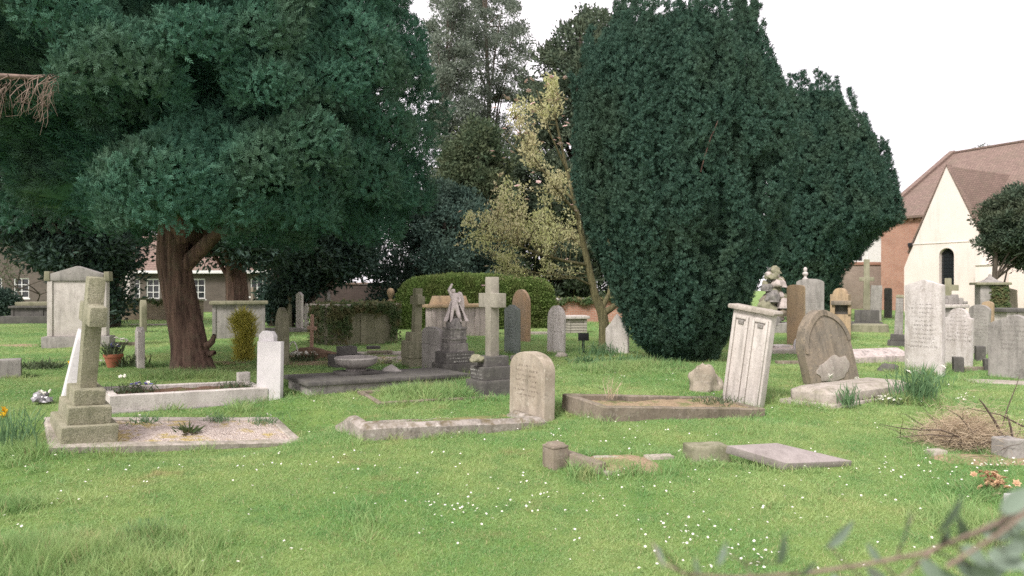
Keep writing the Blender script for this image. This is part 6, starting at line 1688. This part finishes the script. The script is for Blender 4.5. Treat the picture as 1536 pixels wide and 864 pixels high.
# ================================================================== GRASS
def grass():
    g = np.random.default_rng(20)
    coll = bpy.data.collections.new('grass_tufts')
    def tuft(i, n, rad, h0, h1, wd, lean):
        P = np.stack([g.normal(0, rad*.6, n), g.normal(0, rad*.6, n), np.full(n, -.008)], 1)
        A = unit(np.stack([g.normal(0, lean, n), g.normal(0, lean, n), np.ones(n)], 1)); A, S = frames(A, g)
        ln = g.uniform(h0, h1, n)[:, None]; w = wd*g.uniform(.7, 1.3, n)[:, None]
        bend = np.stack([A[:, 0], A[:, 1], np.zeros(n)], 1)*1.1+g.normal(0, .12, (n, 3)); 
        m_ = P+A*ln*.5; tp = m_+unit(A+bend)*ln*.5
        V = np.stack([P-S*w*.5, P+S*w*.5, m_+S*w*.42, m_-S*w*.42, tp], 1).reshape(-1, 3)
        b = np.arange(n)*5
        me = np_mesh('grass_tuft', V, np.stack([b, b+1, b+2, b+3], 1), np.stack([b+3, b+2, b+4], 1), M['grass'])
        o = bpy.data.objects.new('grass_tuft_%02d' % i, me); coll.objects.link(o)
    for i in range(8): tuft(i, 64, .09, .018, .052, .0042, .5)
    for i in range(8, 12): tuft(i, 60, .09, .06, .17, .0048, .42)
    pts = []
    for (y0, y1, sp, sxy, sz) in ((3.1, 5.5, .078, .95, .95), (5.5, 8.5, .085, 1.05, 1.), (8.5, 14, .125, 1.4, 1.15), (14, 24, .21, 2.2, 1.35), (24, 42, .42, 4., 1.5)):
        ys = np.arange(y0, y1, sp)
        for y in ys:
            hw = y*.75+.5; xs = np.arange(-hw, hw, sp); n = len(xs)
            pts.append(np.stack([xs+g.uniform(-.6, .6, n)*sp, y+g.uniform(-.6, .6, n)*sp, np.full(n, sxy), np.full(n, sz)], 1))
    Q = np.concatenate(pts); keep = np.ones(len(Q)); near = np.full(len(Q), 9.)
    for quad, kp in MASK:
        c = quad.mean(0); sel = np.where(np.hypot(Q[:, 0]-c[0], Q[:, 1]-c[1]) < np.hypot(*(quad-c).T).max()+.5)[0]
        if len(sel) == 0: continue
        sg = []
        for i in range(4):
            a, b = quad[i], quad[(i+1) % 4]; e = b-a; nrm = np.array([e[1], -e[0]])/(np.linalg.norm(e)+1e-9)
            sg.append((Q[sel, :2]-a)@nrm)
        sg = np.array(sg)
        if (quad[1]-quad[0])[0]*(quad[2]-quad[1])[1]-(quad[1]-quad[0])[1]*(quad[2]-quad[1])[0] < 0: sg = -sg
        d = sg.max(0); inside = d < .02
        keep[sel[inside]] = np.minimum(keep[sel[inside]], kp); near[sel] = np.minimum(near[sel], np.where(inside, 9, d))
    # bare earth under the big cypress trunk and yew foot
    ok = g.random(len(Q)) < keep; Q = Q[ok]; near = near[ok]
    x, y = Q[:, 0], Q[:, 1]; z = T(x, y); 
    tall = np.zeros(len(Q))
    tall = np.maximum(tall, np.where(near < .1, .3, 0))
    def blob(px, py, rx, ry, a):
        nonlocal tall
        X, Y_, _ = at(px, py); tall = np.maximum(tall, a*np.exp(-((x-X)/rx)**2-((y-Y_)/ry)**2))
    for b_ in ((640, 592, .75, .32, 1.3), (700, 585, .4, .3, 1.), (290, 566, .9, .35, 1.1), (400, 585, .25, .3, .8), (960, 552, 1.5, .6, .8), (60, 860, .75, .4, 1.5), (215, 815, .2, .16, 1.3), (150, 864, .5, .25, 1.2), (1500, 800, .4, .25, .8), (20, 760, .4, .2, .6), (1120, 703, .12, .06, .5), (1065, 700, .1, .05, .5), (945, 600, .3, .2, .7), (440, 575, .3, .4, .9), (1380, 606, .4, .2, .9), (1480, 745, .25, .15, .7), (30, 680, .3, .25, .9)): blob(*b_)
    nz = np.array([mnoise.noise(Vector((a*1.3, b*1.3, 4)))+.6*mnoise.noise(Vector((a*4, b*4, 9))) for a, b in Q[:, :2]])
    tall = np.clip(tall+np.clip(nz-.5, 0, 1)*.7, 0, 1.5)
    xt = np.where(tall > .45)[0]; xt = np.concatenate([xt, xt[y[xt] < 16]])
    def ext(v, d=0): return np.concatenate([v, v[xt]+(g.normal(0, .04, len(xt)) if d else 0)])
    x, y, z, tall, nz = ext(x, 1), ext(y, 1), ext(z), ext(tall), ext(nz); Q = np.concatenate([Q, Q[xt]]); Q[:, 0], Q[:, 1] = x, y
    ty = np.where(g.random(len(Q)) < tall*1.1, g.integers(8, 12, len(Q)), g.integers(0, 8, len(Q)))
    hs = Q[:, 3]*.86*(1+.5*nz.clip(-.6, .8))*g.uniform(.75, 1.25, len(Q)); hs = np.where(ty >= 8, hs*(.7+.7*tall), hs)
    # the lawn lump noise used in the ground sheet
    lump = np.array([mnoise.noise(Vector((a*1.7, b*1.7, 0)))*.018+mnoise.noise(Vector((a*5, b*5, 3)))*.008 if abs(a) < 15 and b < 21 else 0 for a, b in Q[:, :2]])
    z = z+lump
    me = bpy.data.meshes.new('grass'); me.vertices.add(len(Q)); me.vertices.foreach_set('co', np.stack([x, y, z], 1).astype(np.float32).ravel())
    def attr(nm, tp, key, val): a = me.attributes.new(nm, tp, 'POINT'); a.data.foreach_set(key, val.ravel())
    attr('rot', 'FLOAT_VECTOR', 'vector', np.stack([0*x, 0*x, g.uniform(0, 2*PI, len(Q))], 1).astype(np.float32))
    attr('scl', 'FLOAT_VECTOR', 'vector', np.stack([Q[:, 2], Q[:, 2], hs], 1).astype(np.float32)); attr('idx', 'INT', 'value', ty.astype(np.int32))
    me.materials.append(M['grass'])
    o = link('grass', me); o['kind'] = 'stuff'
    ng = bpy.data.node_groups.new('grass_scatter', 'GeometryNodeTree'); ng.interface.new_socket('Geometry', in_out='INPUT', socket_type='NodeSocketGeometry'); ng.interface.new_socket('Geometry', in_out='OUTPUT', socket_type='NodeSocketGeometry')
    N = ng.nodes; gi = N.new('NodeGroupInput'); go = N.new('NodeGroupOutput'); iop = N.new('GeometryNodeInstanceOnPoints'); ci = N.new('GeometryNodeCollectionInfo')
    ci.inputs['Collection'].default_value = coll; ci.inputs['Separate Children'].default_value = True; ci.inputs['Reset Children'].default_value = True
    def na(nm, tp):
        a = N.new('GeometryNodeInputNamedAttribute'); a.data_type = tp; a.inputs['Name'].default_value = nm; return [s for s in a.outputs if s.enabled and s.name == 'Attribute'][0]
    lk = ng.links.new
    lk(gi.outputs[0], iop.inputs['Points']); lk(ci.outputs[0], iop.inputs['Instance']); iop.inputs['Pick Instance'].default_value = True
    lk(na('idx', 'INT'), iop.inputs['Instance Index']); e2r = N.new('FunctionNodeEulerToRotation'); lk(na('rot', 'FLOAT_VECTOR'), e2r.inputs[0]); lk(e2r.outputs[0], iop.inputs['Rotation'])
    lk(na('scl', 'FLOAT_VECTOR'), iop.inputs['Scale']); lk(iop.outputs[0], go.inputs[0])
    md = o.modifiers.new('scatter', 'NODES'); md.node_group = ng
    print('grass tufts', len(Q), (ty >= 8).sum(), tall.max(), [c.name for c in coll.objects][:3]+[c.name for c in coll.objects][-3:])
grass()

def daisies():
    g = np.random.default_rng(30); P = []
    cl = [(690, 768, 40, 12, 22), (1020, 812, 22, 14, 18), (1130, 832, 30, 12, 22), (1500, 700, 40, 10, 60), (830, 755, 60, 20, 16), (935, 680, 60, 22, 30), (760, 735, 60, 18, 14), (1180, 760, 90, 30, 18), (1380, 720, 50, 14, 22), (140, 730, 60, 25, 12), (330, 700, 90, 14, 18), (1380, 612, 60, 10, 14), (600, 690, 120, 20, 14), (1240, 705, 60, 12, 12), (1160, 590, 40, 12, 8), (880, 560, 60, 12, 16), (1445, 600, 12, 3, 14), (780, 650, 60, 14, 8)]
    for px, py, sx, sy, n in cl:
        for i in range(n): P.append(at(g.normal(px, sx), max(g.normal(py, sy), 500)))
    for i in range(300): P.append(at(g.uniform(0, 1536), 500+364*g.random()**1.1))
    parts = []; cen = []
    for x, y, z in P:
        if any(_in(q, x, y) for q, kp in MASK): continue
        h = g.uniform(.035, .065); c = np.array([x, y, z+h]); ax = unit(np.array([g.normal(0, .35), g.normal(-.25, .35), 1.])); a1, s1 = frames(ax[None], g); s1 = s1[0]; t1 = np.cross(ax, s1)
        r = g.uniform(.0075, .0125)
        for kk in range(8):
            an = 2*PI*kk/8; d = unit(math.cos(an)*s1+math.sin(an)*t1+ax*.2); parts.append(quads(c[None], d[None], unit(np.cross(ax, d))[None], [r], [r*.75]))
    V, f = join(parts); o = link('daisies', np_mesh('daisies', V, f, None, M['petal_white'])); o['kind'] = 'stuff'
def _in(q, x, y):
    s = 0
    for i in range(4):
        a, b = q[i], q[(i+1) % 4]; c = (b[0]-a[0])*(y-a[1])-(b[1]-a[1])*(x-a[0]); s += 1 if c > 0 else -1
    return abs(s) == 4
daisies()

# ================================================================== LIGHT AND CAMERA
w = bpy.data.worlds.new('World'); SC.world = w; w.use_nodes = True; nt = w.node_tree; N = NT(nt)
sun_el, sun_az = R(47), R(-145)     # high, from the left and a little behind the camera
sky = N.n('ShaderNodeTexSky'); sky.sky_type = 'NISHITA'; sky.sun_disc = False; sky.sun_elevation = sun_el; sky.sun_rotation = sun_az
sky.air_density = 1.0; sky.dust_density = 3.0; sky.ozone_density = 1.0
# overcast: the cloud sheet evens out and whitens the blue
tc = N.n('ShaderNodeTexCoord'); cl = N.ramp(N.noise(N.mapping(tc.outputs['Generated'], (1.5, 1.5, 4.)), 1.6, 6, .55), .36, .62)
col = N.mix(.86, sky.outputs[0], N.mix(cl, (6.6, 6.05, 6.3), (11.6, 10.7, 11.1)))
bg = nt.nodes['Background']; N.l(col, bg.inputs['Color']); bg.inputs['Strength'].default_value = .064
ld = bpy.data.lights.new('sun', 'SUN'); ld.energy = 1.5; ld.angle = R(14); ld.color = (1, .965, .92)
lo = bpy.data.objects.new('sun', ld); C.objects.link(lo)
d = Vector((math.sin(sun_az)*math.cos(sun_el), math.cos(sun_az)*math.cos(sun_el), math.sin(sun_el)))
lo.rotation_euler = d.to_track_quat('Z', 'Y').to_euler(); lo.location = d*50

cd = bpy.data.cameras.new('camera'); cam = bpy.data.objects.new('camera', cd); C.objects.link(cam); SC.camera = cam
cam.location = (0, 0, H); cam.rotation_euler = (PI/2, 0, 0); cd.sensor_width = 36; cd.lens = F/1536*36; cd.clip_start = .05; cd.clip_end = 2000
cd.dof.use_dof = True; cd.dof.focus_distance = 9.; cd.dof.aperture_fstop = 1.9
SC.view_settings.view_transform = 'Standard'; SC.view_settings.look = 'None'; SC.view_settings.exposure = 1.52; SC.view_settings.gamma = 1
SC.cycles.use_denoising = False
SC.cycles.max_bounces = 6; SC.cycles.volume_bounces = 0; SC.cycles.diffuse_bounces = 3; SC.cycles.transmission_bounces = 3; SC.cycles.transparent_max_bounces = 4
